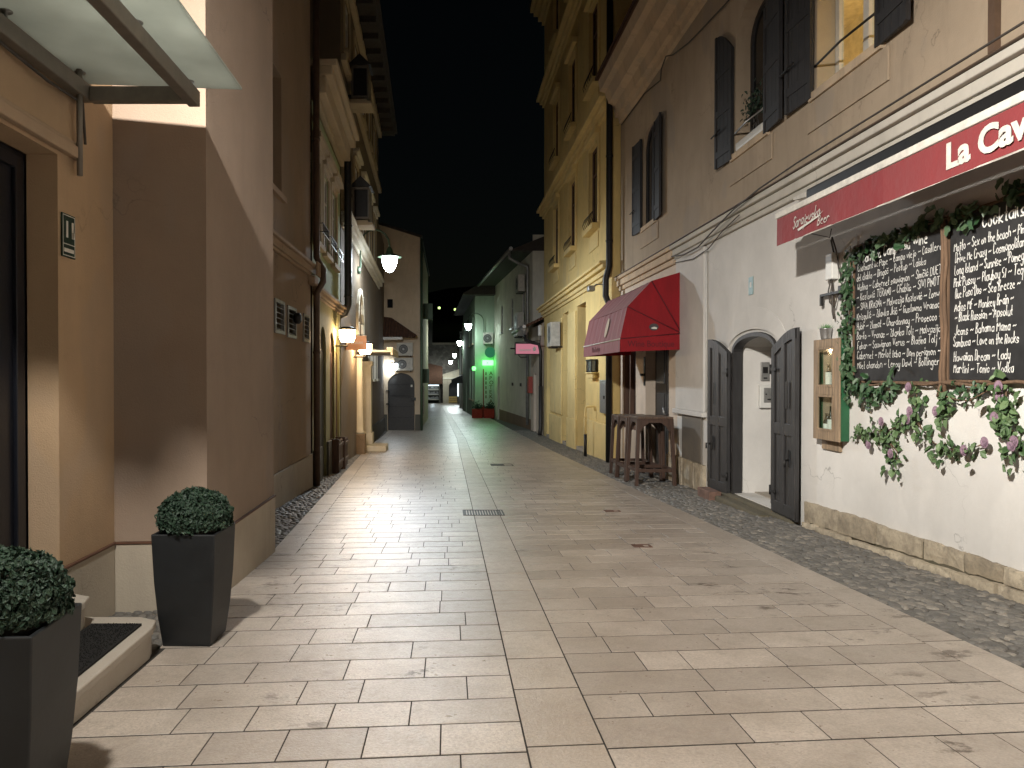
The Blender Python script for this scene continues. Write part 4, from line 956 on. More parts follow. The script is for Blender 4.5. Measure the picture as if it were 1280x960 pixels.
# lit room behind the square window
m = MB(T); a, b = 6.5, 12.6; z0, z1 = 2.9, 5.7
for q in ([(a,z0,-2.4),(b,z0,-2.4),(b,z1,-2.4),(a,z1,-2.4)], [(a,z0,-.31),(a,z0,-2.4),(a,z1,-2.4),(a,z1,-.31)], [(b,z0,-.31),(b,z0,-2.4),(b,z1,-2.4),(b,z1,-.31)], [(a,z1,-.31),(b,z1,-.31),(b,z1,-2.4),(a,z1,-2.4)], [(a,z0,-.31),(b,z0,-.31),(b,z0,-2.4),(a,z0,-2.4)]): m.poly(q)
plain('room_yellow', (.78,.66,.42), .9); m.build('lit_room', 'room_yellow', r)
m = MB(T); m.box(9.3,9.36,2.95,5.65,-.62,-.56); m.box(9.0,9.9,4.62,4.67,-.60,-.32); m.box(11.2,12.5,2.95,4.9,-1.6,-.9); m.build('room_cupboard', 'cabinet_wood', r)
for q0, q1, e0, e1 in ((winB[1]-.012,winB[1]-.002,3.18,5.14),(winB[0]+.002,winB[0]+.012,3.18,5.14)):
    m = MB(T); m.box(q0,q1,e0,e1,-.205,-.004); m.build('lining', 'cream_trim', wB)
# (the room's own lamp is added with the other lamps)
# far boutique door and window
m = MB(T); m.box(13.88,14.66,zb,.93,-.26,-.20); m.box(14.70,15.48,zb,.93,-.26,-.20); d = m.build('door', 'dark_iron', r)
m = MB(T)
for a, b in ((13.98,14.56),(14.80,15.38)): m.box(a,b,-.15,.80,-.199,-.19)
m.build('pane', 'blue_glass', d)
m = MB(T)
for a, b in ((13.98,14.56),(14.80,15.38)): m.box(a,b,-1.75,-.35,-.199,-.185)
m.build('panel', 'black_metal', d, bevel=.008)
m = MB(T); m.tube([(14.60,-.75,-.19),(14.60,-.75,-.12),(14.60,-.62,-.12)], .02); m.build('handle', 'zinc', d)
m = MB(T); m.box(15.5,15.6,-.2,.4,.005,.02); m.box(15.48,15.56,.0,.05,.02,.1); m.build('strap_hinge', 'black_metal', d)
m = MB(T); m.box(16.3,16.42,-1.2,.95,-.12,-.02); m.box(17.43,17.55,-1.2,.95,-.12,-.02); m.box(16.9,16.98,-1.2,.95,-.12,-.03); m.box(16.42,17.43,-1.2,-1.08,-.12,-.021); w = m.build('shop_window', 'brown_door', r)
m = MB(T); m.box(16.42,17.43,-1.08,.95,-.16,-.15); m.build('pane', 'dark_glass', w)
# conduit lines and cables on the face
m = MB(T); m.tube([(11.80,2.05,.02),(11.80,-.55,.02)], .012, 6); m.build('conduit', 'white_plastic', r)
def wall_cable(label, pts, rad=.011):
    m = MB(T); m.tube(pts, rad, 6); tag(m.build('cable', 'cable'), label, 'cable')
wall_cable('sagging black cable along the white cornice from the wine awning to the beer awning', [(13.35,2.14,.11),(12.6,2.05,.13),(11.9,2.06,.12),(11.1,2.17,.16),(10.3,2.28,.19),(9.4,2.36,.19),(8.4,2.40,.18),(6,2.41,.18),(1,2.42,.18)])
wall_cable('second thinner cable hanging lower on the white cornice', [(13.3,2.02,.06),(12.3,1.93,.07),(11.6,1.98,.06),(10.9,2.12,.10),(10.2,2.2,.13)], .008)
wall_cable('cable running over the pinkish wall above the shutters with a hooked end', [(17.6,5.92,.03),(15.5,5.86,.04),(14.3,5.66,.05),(14.0,5.75,.12),(13.7,5.86,.12),(13.5,5.80,.05),(12.6,5.62,.05),(11,5.45,.05),(8,5.2,.05)], .012)
m = MB(T); m.box(5.55,5.62,2.42,5.9,.002,.05); m.build('conduit', 'brown_pipe', wh)

# --- beer awning
r = thing('beer_awning', 'long flat red awning valance with white lettering above the chalk menus', 'awning', (3.8, 5, 1.7))
XF = 3.5; F = RF(XF)
m = MB(F); nseg = 30; ya, yb = 1.2, 7.95
def valance(m, ya, yb, zt, zb_, amp, n):
    A = []; 
    for i in range(n+1):
        y = ya+(yb-ya)*i/n; w = amp*math.sin(y*5.1)+amp*.6*math.sin(y*11.3+1); A.append((m.pt(y,zt,0), m.pt(y,(zt+zb_)/2,w*.6), m.pt(y,zb_,w)))
    for p, q in zip(A, A[1:]):
        for k in range(2): m.face((p[k],q[k],q[k+1],p[k+1]))
valance(m, ya, 6.02, 1.668, 1.383, .006, 30); m.build('valance', 'awning_red_faded', r, fix=False)
m = MB(F); valance(m, 6.02, yb, 1.668, 1.383, .006, 14); m.build('valance', 'awning_red', r, fix=False)
m = MB(F); valance(m, ya, yb, 1.389, 1.379, .007, 44); m.build('piping', 'awning_white', r, fix=False)
m = MB(F); m.box(ya, yb+.02, 1.672, 1.735, -.05, .012); m.build('front_bar', 'awning_white', r, bevel=.008)
m = MB(); m.hexa([(XF+.05,ya,1.705),(XF+.05,yb,1.705),(4.06,yb,2.0),(4.06,ya,2.0)],[(XF+.05,ya,1.712),(XF+.05,yb,1.712),(4.06,yb,2.007),(4.06,ya,2.007)]); m.build('cloth', 'wine_print', r)
m = MB(T); m.box(ya, 8.3, 1.93, 2.075, .004, .13); m.build('cassette', 'black_metal', r, bevel=.02)
m = MB(T); m.hexa([(8.3,1.99,.0),(8.62,2.03,.0),(8.62,2.03,.12),(8.3,1.99,.14)],[(8.3,2.05,.0),(8.62,2.06,.0),(8.62,2.06,.12),(8.3,2.05,.14)]); m.build('end_cap', 'awning_white', r)
for y in (2.2, 6.9):
    m = MB(); m.tube([(4.05,y,1.93),(3.8,y+.4,1.84),(3.55,y,1.70)], .022, 8); m.build('arm', 'grey_metal', r)
m = MB(RT(XF, 5.245)); font_mesh(m, 'La Cava', .245, 0, 1.452, .010, .002, .0085, xs=1.09); m.build('lettering', 'awning_white', r)
m = MB(RT(XF, 7.56)); q = handwriting(m, 'Sarajevsko', 0, 1.495, .0128, .0185, .011, .011, .25, .30, .028); m.poly([(.10,1.470,.0125),(.50,1.515,.0125),(.62,1.545,.0125),(.50,1.500,.0125),(.12,1.445,.0125)]); handwriting(m, 'Beer', .50, 1.425, .0125, .014, .009, .011, .25, .30, .03); m.build('script_lettering', 'awning_white', r)

# --- chalk menus
def board(name_label, y0, y1, z0, z1):
    r = thing('chalk_menu_board', name_label, 'menu board', (XW, (y0+y1)/2, z0), 'chalk menu boards on the white wall')
    m = MB(T); m.box(y0,y1,z0,z1,.012,.032); m.build('board', 'blackboard', r, bevel=.003)
    m = MB(T); e = .022
    m.box(y0-.004,y1+.004,z0-e,z0-.001,.006,.045); m.box(y0-.004,y1+.004,z1+.001,z1+e,.006,.045); m.box(y0-e,y0-.004,z0-e,z1+e,.006,.045); m.box(y1+.004,y1+e,z0-e,z1+e,.006,.045); m.build('frame', 'branch_wood', r, bevel=.005)
    return r
b1 = board('blackboard listing wines in chalk, between the wine cabinet and the twig post', 6.12, 7.46, -.045, 1.28)
P = RT(XW, 7.46); rnd = random.Random(33)
L1 = ["Chatmant de Pape ~ Campo viejo ~ Casillero","del diablo ~ Dingač ~ Postup ~ Laiska","Watina ~ Cabernet sauvignon ~ Simčić DUET","~ Kozlović TERANO ~ Chablis ~ SIVI PINOT","~ SIVA KRASNA ~ Malvazija Kozlović ~ Zonwd","Krizgulić ~ Žilavka Jkić ~ Gustovna Vranac","Hubir ~ Žlomat ~ Chardonnay ~ Prosecco ~","Barilo ~ Vranac ~ Žilavka Tolj ~ Malvazija","Fabar ~ Sauvignon Verus ~ Blatina Tolj ~","Cabernet ~ Merlot teba ~ Dom perignon ~","Möet chandon ~ Leroy Dawl ~ Bollinger"]
def width(t): 
    return sum(2.6 if c == ' ' else strokes_of(c)[1]+1.5 for c in t)
m = MB(P); t = "Cantina Campania Wine"; handwriting(m, t, .13, 1.115, 1.0/width(t), .0165, .0125, .0335, .25, .08, .02, rnd)
for i, t in enumerate(L1):
    v = 1.035 - .0962*i; wd = (1.27 if i != 1 else 1.08)
    handwriting(m, t, .035+rnd.uniform(0,.02), v, wd/width(t), 0.0116, .0064, .0335, .12, .08, rnd.uniform(.002,.016), rnd)
m.build('chalk_lettering', 'chalk', b1, fix=False)
b2 = board('blackboard listing cocktails in chalk, between the twig post and the photo edge', 4.55, 6.05, -.03, 1.28)
P = RT(XW, 6.05); m = MB(P)
handwriting(m, "Cocktails", .37, 1.13, .0125, .017, .0125, .0335, .25, .05, .03, rnd)
for i, (t, v) in enumerate(zip(["Mojito ~ Sex on the beach ~ Pina","Drive Me Crazy ~ Cosmopolitan","Long Island ~ Sunrise ~ Pomegranate","Pink Pussy ~ Playboy 51 ~ Tequila","Que Pasa Dos ~ Sea Breeze ~","Adios MF ~ Monkey Brain ~","~ Black Russian ~ Apsolut","Jeans ~ Bahama Mama ~","Sambuca ~ Love on the Rocks","Hawaiian Dream ~ Lady","Martini ~ Tonic ~ Vodka"], [1.0,.905,.81,.715,.625,.52,.435,.33,.235,.12,.025])):
    handwriting(m, t, .05+rnd.uniform(0,.02), v, .0062 if len(t) > 24 else .0072, .0122, .0072, .0335, .12, .08, .02-.0015*i, rnd)
m.build('chalk_lettering', 'chalk', b2, fix=False)
rr = random.Random(12)
tw = thing('twig_post', 'pair of bare twigs standing upright between the two blackboards', 'twigs', T(6.08, -.1, .04))
for dx in (-.018, .018):
    m = MB(T); m.tube([(6.085+dx+.006*math.sin(k*2.1+dx*90), -.14+1.40*k/8, .058+.008*math.sin(k*1.7)) for k in range(9)], [.016+.003*math.sin(k*2) for k in range(9)], 7); m.build('twig', 'branch_wood', tw)
m = MB(T); m.tube([(7.5,-.07,.05),(7.1,-.09,.06),(6.7,-.06,.055),(6.3,-.075,.06),(6.08,-.05,.065),(5.7,-.075,.06),(5.3,-.04,.055),(4.9,-.06,.05)], [.013,.011,.015,.011,.018,.012,.014,.01], 7); m.build('cross_twig', 'branch_wood', tw)
m = MB(T); m.tube([(6.2,-.06,.05),(6.05,-.16,.07),(5.9,-.19,.07),(5.75,-.19,.07),(5.6,-.12,.06),(5.5,-.06,.05)], .006, 6); m.tube([(6.1,-.05,.06),(6.11,-.13,.07),(6.14,-.17,.06)], .016, 6); m.build('root_tie', 'branch_wood', tw)
# ivy round the boards
def ivy(label, path, n, size, spread, mat='ivy_leaf', form='ivy', flowers=(), vine='branch_wood', group=None, name='ivy_garland', seed=1, pmax=.09):
    rr = random.Random(seed); r = thing(name, label, 'garland', T(path[0][0], path[0][1], .03), group)
    m = MB(T)
    for k in range(2): m.tube([(s+rr.gauss(0,.012), z+rr.gauss(0,.012), .03+.02*rr.random()) for s, z in path], .0042, 5)
    m.build('vine', vine, r); m = MB(T); seg = [(Vector((*a,0)), Vector((*b,0))) for a, b in zip(path, path[1:])]; ln = [(b-a).length for a, b in seg]
    for k in range(n):
        a, b = rr.choices(seg, ln)[0]; c = a.lerp(b, rr.random())
        sp = spread*(.55+.65*abs(math.sin(c.x*7.3+c.y*5.1)))
        leaf(m, (c.x+rr.gauss(0,sp*.5), c.y+rr.gauss(0,sp*.5)-.01, rr.uniform(.015,pmax)), size*rr.uniform(.65,1.2), (rr.gauss(0,.42), rr.gauss(.12,.42), 1), (rr.gauss(0,.8), rr.gauss(-.5,.7), rr.gauss(0,.2)), rr.uniform(.1,.6), .62, form)
    m.build('leaves', mat, r, fix=False)
    for fs, fz in flowers:
        m = MB(T); c = Vector((fs, fz, .085))
        for ring, (cnt, rad, tilt) in enumerate(((8,.043,.2),(7,.031,.7),(5,.018,1.5))):
            for q in range(cnt):
                t = 2*math.pi*q/cnt + ring*.4 + rr.uniform(-.2,.2); d = Vector((math.cos(t), math.sin(t), 0)); u = Vector((-math.sin(t), math.cos(t), 0)); up = Vector((0,0,tilt))
                p0 = c + d*rad*.2 + Vector((0,0,ring*.004)); p1 = c + (d+up*.4).normalized()*rad
                m.poly([tuple(p0-u*.006), tuple((p0+p1)/2-u*rad*.55+Vector((0,0,.004))), tuple(p1-u*rad*.3), tuple(p1+u*rad*.3), tuple((p0+p1)/2+u*rad*.55+Vector((0,0,.004))), tuple(p0+u*.006)])
        m.build('flower', 'petal', r, fix=False)
    return r
def W(u, v, X=4.06): y = X*930/(u-561); return (y, (470-v)/930*y)
ivy('dark ivy draped along the tops of both blackboards', [(7.55,1.18),(7.3,1.25),(7.0,1.27),(6.75,1.29),(6.55,1.27),(6.3,1.30),(6.1,1.29),(5.9,1.26),(5.6,1.28),(5.3,1.33),(5.0,1.33),(4.6,1.32)], 170, .105, .08, seed=3)
ivy('dark ivy hanging down beside the wine blackboard', [(7.52,1.2),(7.56,.95),(7.55,.7),(7.6,.45),(7.58,.2),(7.6,0),(7.55,-.12)], 230, .078, .11, seed=4)
ivy('loose dark ivy spray below the corner of the wine blackboard', [(7.5,-.06),(7.25,-.14),(7.05,-.18),(6.9,-.12),(6.75,-.08)], 95, .085, .13, seed=5)
ivy('ivy spray hanging under the cocktail blackboard', [(5.95,-.06),(5.75,-.10),(5.6,-.06)], 40, .06, .10, seed=6)
fl = dict(mat='garland_leaf', form='box', group='flower garlands on the white wall')
ivy('long green garland with mauve roses swagging across the white wall', [W(1146,482),W(1147,500),W(1144,517),W(1130,530),W(1104,540),W(1080,541)], 100, .080, .115, flowers=[W(1142,484),W(1144,514),W(1141,524),W(1108,527),W(1092,556)], seed=7, **fl)
ivy('short garland spur with a mauve rose hanging lowest toward the ground', [W(1106,543),W(1112,553),W(1120,566),W(1122,576)], 40, .078, .11, flowers=[W(1120,567)], seed=8, **fl)
ivy('drooping middle garland with two mauve roses below the twig tie', [W(1143,523),W(1154,537),W(1168,553),W(1184,561),W(1200,562),W(1214,561),W(1226,556)], 62, .078, .09, flowers=[W(1213,563),W(1239,553)], seed=9, **fl)
ivy('small detached garland sprig with one rose under the twig tie', [W(1186,492),W(1181,507),W(1179,523)], 38, .082, .07, flowers=[W(1177,514)], seed=10, **fl)
ivy('thick garland with stacked mauve roses hanging by the photo edge', [W(1258,476),W(1256,500),W(1256,518),W(1263,533),W(1271,549),W(1274,570)], 115, .082, .115, flowers=[W(1256,483),W(1257,494),W(1251,522),W(1273,557),W(1276,552)], seed=11, **fl)
ivy('green sprig at the loose end beside the wine cabinet', [W(1080,541),W(1074,536),W(1070,545)], 30, .05, .05, seed=12, **fl)
# electrics beside the board
r = thing('junction_box', 'white cable junction box with dangling wires beside the wine blackboard', 'junction box', T(7.9, 1, .03))
m = MB(T); m.box(7.83,7.97,1.02,1.30,.003,.075); m.build('box', 'white_plastic', r, bevel=.01)
m = MB(T); m.tube([(7.86,1.3,.04),(7.8,1.42,.10),(7.74,1.44,.12),(7.70,1.30,.10),(7.74,1.12,.05),(7.7,1.0,.04)], .009, 6); m.tube([(7.92,1.02,.04),(7.95,.9,.05),(7.9,.78,.06),(7.82,.72,.05),(7.78,.85,.04)], .007, 6); m.tube([(7.9,1.02,.04),(7.86,.85,.05),(7.84,.68,.06),(7.83,.60,.05)], .01, 6); m.tube([(7.6,1.50,.2),(7.75,1.44,.14),(7.95,1.52,.25)], .005, 6); m.build('wires', 'cable', r)
r = thing('iron_bracket', 'black iron bracket sticking out of the wall above the wine cabinet', 'bracket', T(8.0, .8, .02))
m = MB(T); m.box(7.68,8.10,.855,.885,.04,.07); m.box(8.07,8.10,.76,.8549,.04,.07); m.box(7.72,7.78,.80,.94,.003,.039); m.build('bar', 'black_metal', r, bevel=.004)
# wine cabinet
r = thing('wine_cabinet', 'narrow rustic wooden cabinet with two glazed doors of bottles and a green side', 'display cabinet', T(7.86, -.68, 0))
y0, y1, z0, z1 = 7.60, 8.14, -.68, .39
m = MB(T); m.box(y0+.004,y0+.02,z0+.01,z1-.005,.003,.092); m.build('green_side', 'green_paint', r); m = MB(T); m.box(y1-.02,y1-.004,z0+.01,z1-.005,.003,.092); m.build('green_side', 'green_paint', r)
m = MB(T); m.box(y0+.0201,y1-.0201,z1-.03,z1-.006,.0161,.092); m.box(y0+.0201,y1-.0201,z0+.011,z0+.03,.0161,.092); m.box(y0+.0201,y1-.0201,-.165,-.15,.0161,.09); m.build('case', 'cabinet_wood', r)
m = MB(T); m.box(y0+.0201,y1-.0201,z0+.011,z1-.006,.004,.016); m.build('back_panel', 'tan_trim', r)
m = MB(T); e = .085
m.box(y0,y0+e+.03,z0,z1,.0925,.112); m.box(y1-e,y1,z0,z1,.0925,.112); m.box(y0+e+.03,y1-e,z1-e,z1,.0925,.112); m.box(y0+e+.03,y1-e,z0,z0+.10,.0925,.112); m.box(y0+e+.03,y1-e,-.20,-.115,.0925,.112); m.build('front_frame', 'cabinet_wood', r, bevel=.004)
for a, b in ((-.115,z1-e),(z0+.10,-.20)):
    m = MB(T); s0, s1 = y0+e+.03, y1-e
    m.box(s0,s0+.022,a,b,.098,.118); m.box(s1-.022,s1,a,b,.098,.118); m.box(s0+.022,s1-.022,a,a+.022,.098,.118); m.box(s0+.022,s1-.022,b-.022,b,.098,.118); dd = m.build('glazed_door', 'cabinet_wood', r)
    m = MB(T); m.box(s0+.022,s1-.022,a+.022,b-.022,.106,.109); m.build('pane', 'clear_glass', dd)
m = MB(T); m.box(y0+.14,y1-.03,z0-.11,z0-.003,.003,.03); m.build('back_board', 'cabinet_wood', r)
def bottle(label, y, z, h, lab):
    b = thing('wine_bottle', label, 'bottle', T(y, z, .07), 'wine bottles in the rustic cabinet'); m = MB(); q = T(y, z, .052); s = h/.32
    m.lathe([(.031,0),(.033,.02),(.033,.19*s),(.027,.22*s),(.013,.25*s),(.012,.31*s),(.014,h)], q, 14); m.build('glass', 'bottle_glass', b)
    m = MB(); m.lathe([(.0338,.06),(.0338,.06+lab)], q, 14, cap=False); m.build('label', 'label_paper', b)
bottle('dark wine bottle standing alone behind the upper cabinet pane', 7.80, -.149, .34, .10); bottle('paler labelled bottle half hidden at the back of the upper cabinet pane', 7.93, -.149, .27, .13)
bottle('wine bottle in the lower cabinet pane nearest the green side', 7.79, -.649, .30, .10); bottle('wine bottle with a tall label in the lower cabinet pane', 7.88, -.649, .33, .13); bottle('short bottle at the back corner of the lower cabinet pane', 7.97, -.649, .25, .08)
r = thing('tin_pot', 'small shiny tin bucket of grass on top of the wine cabinet', 'plant pot', T(7.95, .392, .08))
m = MB(); c = T(7.95, .392, .075); m.lathe([(.046,0),(.048,.01),(.060,.105),(.064,.108),(.064,.118),(.056,.118),(.054,.09)], c, 20); m.build('bucket', 'zinc', r)
m = MB(); rr = random.Random(6)
for k in range(170):
    a, q = rr.uniform(0,6.28), rr.uniform(0,.05); p = Vector(c)+Vector((q*math.cos(a), q*math.sin(a), .10)); d = Vector((rr.gauss(0,.5)+math.cos(a)*q*12, rr.gauss(0,.5)+math.sin(a)*q*12, 1)).normalized()*rr.uniform(.04,.085); s = Vector((math.cos(a+1),math.sin(a+1),0))*.003
    m.poly([tuple(p-s), tuple(p+s), tuple(p+d)])
m.build('grass', 'grass_leaf', r, fix=False)
# plaque and passage boxes
r = thing('house_plaque', 'small faded teal plaque above the arched passage', 'sign', T(10.1, 1.1, 0)); m = MB(T); m.box(10.02,10.16,1.10,1.34,.003,.014); m.build('plate', 'teal_plate', r, bevel=.003)
m = MB(T); m.box(10.065,10.115,1.20,1.27,.0145,.0155); m.build('number_field', 'sign_white', r)
G = FF(10.70)
r = thing('intercom', 'grey intercom panel on the white passage wall, above the letterbox', 'intercom', (4.55, 10.69, 0))
m = MB(G); m.box(4.48,4.60,-.07,.20,.003,.03); m.build('panel', 'grey_metal', r, bevel=.006); m = MB(G); m.box(4.505,4.575,.04,.13,.0301,.034); m.box(4.515,4.565,-.04,-.02,.0301,.036); m.build('keypad', 'black_metal', r)
r = thing('letterbox', 'square white letterbox on the passage wall below the intercom', 'letterbox', (4.6, 10.69, -.4))
m = MB(G); m.box(4.45,4.76,-.46,-.13,.003,.07); m.build('box', 'white_plastic', r, bevel=.01); m = MB(G); m.box(4.50,4.71,-.38,-.17,.0701,.078); m.build('flap', 'grey_metal', r, bevel=.004); m = MB(G); m.box(4.55,4.67,-.345,-.325,.0781,.084); m.lathe([(.010,0),(.010,.01)], (4.53,-.26,.079), 8, 'Z'); m.build('slot', 'black_metal', r)
m = MB(T); m.box(10.78,11.30,gz(11)-.02,gz(11)+.12,.14,.32); tag(m.build('brick', 'brick_red', bevel=.012), 'loose red brick on the cobbles propping the far leaf of the passage door', 'brick')

# --- wine awning
r = thing('wine_awning', 'deep red domed awning with folded hood sides over the boutique door', 'awning', (3.6, 14.8, 1))
pr = [(XW-.01,1.83),(3.56,1.67),(3.135,1.22),(3.01,.654)]; hub = (XW-.01,.75); ya, yb = 13.08, 16.58
m = MB()
def strip(a, b, n=24):
    A = []
    for i in range(n+1):
        y = ya+(yb-ya)*i/n; sag = .012*math.sin(math.pi*i/n)+.006*math.sin(i*2.3); A.append((m.pt(a[0]+sag,y,a[1]-sag), m.pt(b[0]+sag*.5,y,b[1]-sag*.5)))
    for p, q in zip(A, A[1:]): m.face((p[0],q[0],q[1],p[1]))
strip(pr[0], pr[1]); strip(pr[1], pr[2]); strip(pr[2], pr[3]); m.build('front_cloth', 'wine_faded', r, fix=False)
for y in (ya, yb):
    m = MB(); i = [m.pt(q[0],y,q[1]) for q in (hub, *pr)]
    for k in range(1, 4): m.face((i[0],i[k],i[k+1]))
    m.build('side_cloth', 'wine_red', r, fix=False)
m = MB(); m.poly([(3.008,ya,.645),(3.008,yb,.645),(3.004,yb,.425),(3.004,ya,.425)]); m.build('front_valance', 'wine_faded', r, fix=False)
for y in (ya-.004, yb+.004):
    m = MB(); m.poly([(3.01,y,.645),(4.06,y,.735),(4.06,y,.465),(3.01,y,.425)]); m.build('side_valance', 'wine_red', r, fix=False)
m = MB(); m.tube([(3.0,ya-.01,.65),(3.0,yb+.01,.65)], .012, 6); m.build('seam_piping', 'awning_white', r)
for a in pr[1:]:
    for y in (ya-.006, yb): m = MB(); m.tube([(hub[0],y,hub[1]),(a[0],y,a[1])], .010, 6); m.build('rib', 'wine_print', r)
m = MB(FT(ya-.004, 3.12)); font_mesh(m, 'Wine Boutique', .155, .02, .515, .004, .001, .001, xs=.86); m.build('lettering', 'wine_print', r)
m = MB(RT(3.004, 15.6)); font_mesh(m, 'Wine Boutique', .15, 0, .49, .004, .001, .001, xs=.9); m.build('lettering', 'wine_print', r)
m = MB(); c = (3.60, ya-.004, .86); m.poly([(c[0]+.085*math.cos(t), c[1]-.004, c[2]+.062*math.sin(t)) for t in [2*math.pi*k/20 for k in range(20)]]); b_ = m.build('badge', 'badge', r)
m = MB(); m.poly([(c[0]-.055,c[1]-.007,c[2]-.02),(c[0]-.02,c[1]-.007,c[2]-.035),(c[0]+.05,c[1]-.007,c[2]-.035),(c[0]+.06,c[1]-.007,c[2]-.01),(c[0]+.01,c[1]-.007,c[2]+.005),(c[0]-.03,c[1]-.007,c[2]-.005)]); m.build('emblem', 'sign_white', b_, fix=False)
m = MB(); dirv = Vector((pr[3][0]-pr[2][0],0,pr[3][1]-pr[2][1])).normalized(); c = Vector((3.068,14.4,.93)); m.poly([tuple(c + Vector((-.012,0,0)) + Vector((0,1,0))*.13*math.cos(t) + dirv*.19*math.sin(t)) for t in [2*math.pi*k/20 for k in range(20)]]); m.build('oval_print', 'pale_wall', r, fix=False)

# --- bar tables
def bar_table(label, cx, cy, yaw):
    r = thing('bar_table', label, 'table', (0,0,0), 'tall wooden bar tables stacked along the wall')
    Ht, w, s = 1.18, .31, .045; leg = lambda sx, sy, z: (sx*(w-.03+s*(1-z/Ht)), sy*(w-.03+s*(1-z/Ht)))
    m = MB()
    for k in range(5): m.box(-w+2*w*k/5+.003, -w+2*w*(k+1)/5-.003, -w, w, Ht-.03, Ht)
    m.build('tabletop', 'table_top_wood', r, bevel=.004)
    t = .030
    for sx in (-1, 1):
        for sy in (-1, 1):
            a, b = leg(sx,sy,0), leg(sx,sy,Ht-.031); m = MB(); sq = lambda c, z: [(c[0]-t,c[1]-t,z),(c[0]+t,c[1]-t,z),(c[0]+t,c[1]+t,z),(c[0]-t,c[1]+t,z)]
            m.hexa(sq(a,0), sq(b,Ht-.031)); m.build('leg', 'table_wood', r, bevel=.004)
    def rail(z, hgt, thk, name, archd=False):
        for ax in (0, 1):
            for sg in (-1, 1):
                L = leg(1,1,z)[0]-t-.001; o = leg(1,1,z)[0]; m = MB()
                if archd:
                    pts = [(-L,z-.17),(-L,z+hgt),(L,z+hgt),(L,z-.17),(L-.06,z-.07),(L-.15,z),(-L+.15,z),(-L+.06,z-.07)]
                    m.prism(pts, (lambda u, v, q: (u, sg*o+q, v)) if ax == 0 else (lambda u, v, q: (sg*o+q, u, v)), -thk, thk)
                elif ax == 0: m.box(-L,L,sg*o-thk,sg*o+thk,z,z+hgt)
                else: m.box(sg*o-thk,sg*o+thk,-L,L,z,z+hgt)
                m.build(name, 'table_wood', r)
    rail(Ht-.10, .066, .011, 'apron', True); rail(.24, .055, .014, 'stretcher')
    r.location = (cx, cy, gz(cy)-.005); r.rotation_euler = (0,0,R(yaw)); return r
bar_table('tall brown bar table at the near end of the row by the boutique door', 3.52, 12.98, 0)
bar_table('tall brown bar table wedged in the middle of the row of three', 3.50, 13.70, 2)
bar_table('tall brown bar table at the far end of the row beside the yellow wall', 3.55, 14.50, -1)

# --- yellow building
r = thing('yellow_building', 'tall yellow building with heavy cornices, stacked windows and pillared doorways', 'building', (4.2, 24, -2.2))
XY = 3.9; T = RF(XY); zb = base_z(17.8, 30.5)
bays = [(21.2,22.6,zb,2.12,0,.5),(24.3,25.4,zb,2.12,0,.5),(28.45,29.6,zb,2.0,0,.5)]
m = MB(T); facade(m, 17.84, 30.5, zb, 2.5, bays); m.build('wall', 'yellow_plaster', r)
cols = [20.0, 23.45, 27.0]; rows_ = [(3.98,6.15),(7.75,10.0),(12.2,14.0)]
hs = [(c-.62,c+.62,a,b,0,.13) for c in cols for a, b in rows_]
m = MB(T); facade(m, 17.84, 30.5, 2.5, 14.6, hs); m.poly([(17.84,zb,0),(17.84,14.6,0),(17.84,14.6,-8),(17.84,zb,-8)]); m.poly([(30.5,zb,0),(30.5,14.6,0),(30.5,14.6,-8),(30.5,zb,-8)]); m.build('upper_wall', 'yellow_plaster', r)
def band(z, hs_, ps, mat='yellow_trim', nm='cornice'):
    m = MB(T); q = z
    for h, p in zip(hs_, ps): m.box(17.84-p*.0, 30.5+p*.6, q, q+h, .002, p); q += h
    m.build(nm, mat, r, bevel=.015)
band(2.38, (.10,.12,.10,.07), (.06,.12,.22,.30)); band(6.42, (.12,.14,.10), (.08,.18,.30)); band(10.95, (.14,.14,.10), (.08,.18,.32)); band(14.3, (.2,.25,.2,.2), (.10,.25,.42,.55))
m = MB(T); m.hexa([(17.8,15.16,.6),(30.9,15.16,.6),(30.9,15.16,-8),(17.8,15.16,-8)],[(17.8,15.24,.6),(30.9,15.24,.6),(30.9,17,-8),(17.8,17,-8)]); m.build('roof', 'dark_roof', r)
for h in hs:
    w = window(r, T, *h[:4], .12, 0, 2, 2, 'brown_door', 'dark_glass', 'yellow_trim', hood=None, sill_p=.2, sill_h=.14)
    m = MB(T); a, b, c, d = h[:4]; e = .15
    m.box(a-e,a-.002,c,d+.12,.002,.05); m.box(b+.002,b+e,c,d+.12,.002,.05); m.box(a-.002,b+.002,d+.002,d+.12,.002,.05); m.box(a-e-.05,b+e+.05,d+.121,d+.30,.002,.16); m.build('surround', 'yellow_trim', w, bevel=.012)
    m = MB(T); m.box(a,b,c-.60,c-.2,.002,.03); m.build('apron', 'yellow_trim', w, bevel=.02)
    if c < 9:
        m = MB(T); z = c+.02
        m.tube([(a,z+.28,.16),(b,z+.28,.16)], .012, 6)
        for k in range(7): m.tube([(a+(b-a)*k/6,z,.15),(a+(b-a)*k/6,z+.14,.20),(a+(b-a)*k/6,z+.28,.16)], .008, 5)
        m.build('flower_rail', 'black_metal', w)
for a, b in ((17.86,21.15),(22.63,24.27),(25.43,28.42)):
    m = MB(T); m.box(a,b,zb,gz((a+b)/2)+.92,.002,.07); m.build('plinth', 'yellow_trim', r, bevel=.02)
    if a > 20:
        m = MB(T); m.box(a+.1,b-.1,gz(24)+.93,2.0,.002,.05); m.build('pillar', 'yellow_trim', r, bevel=.015)
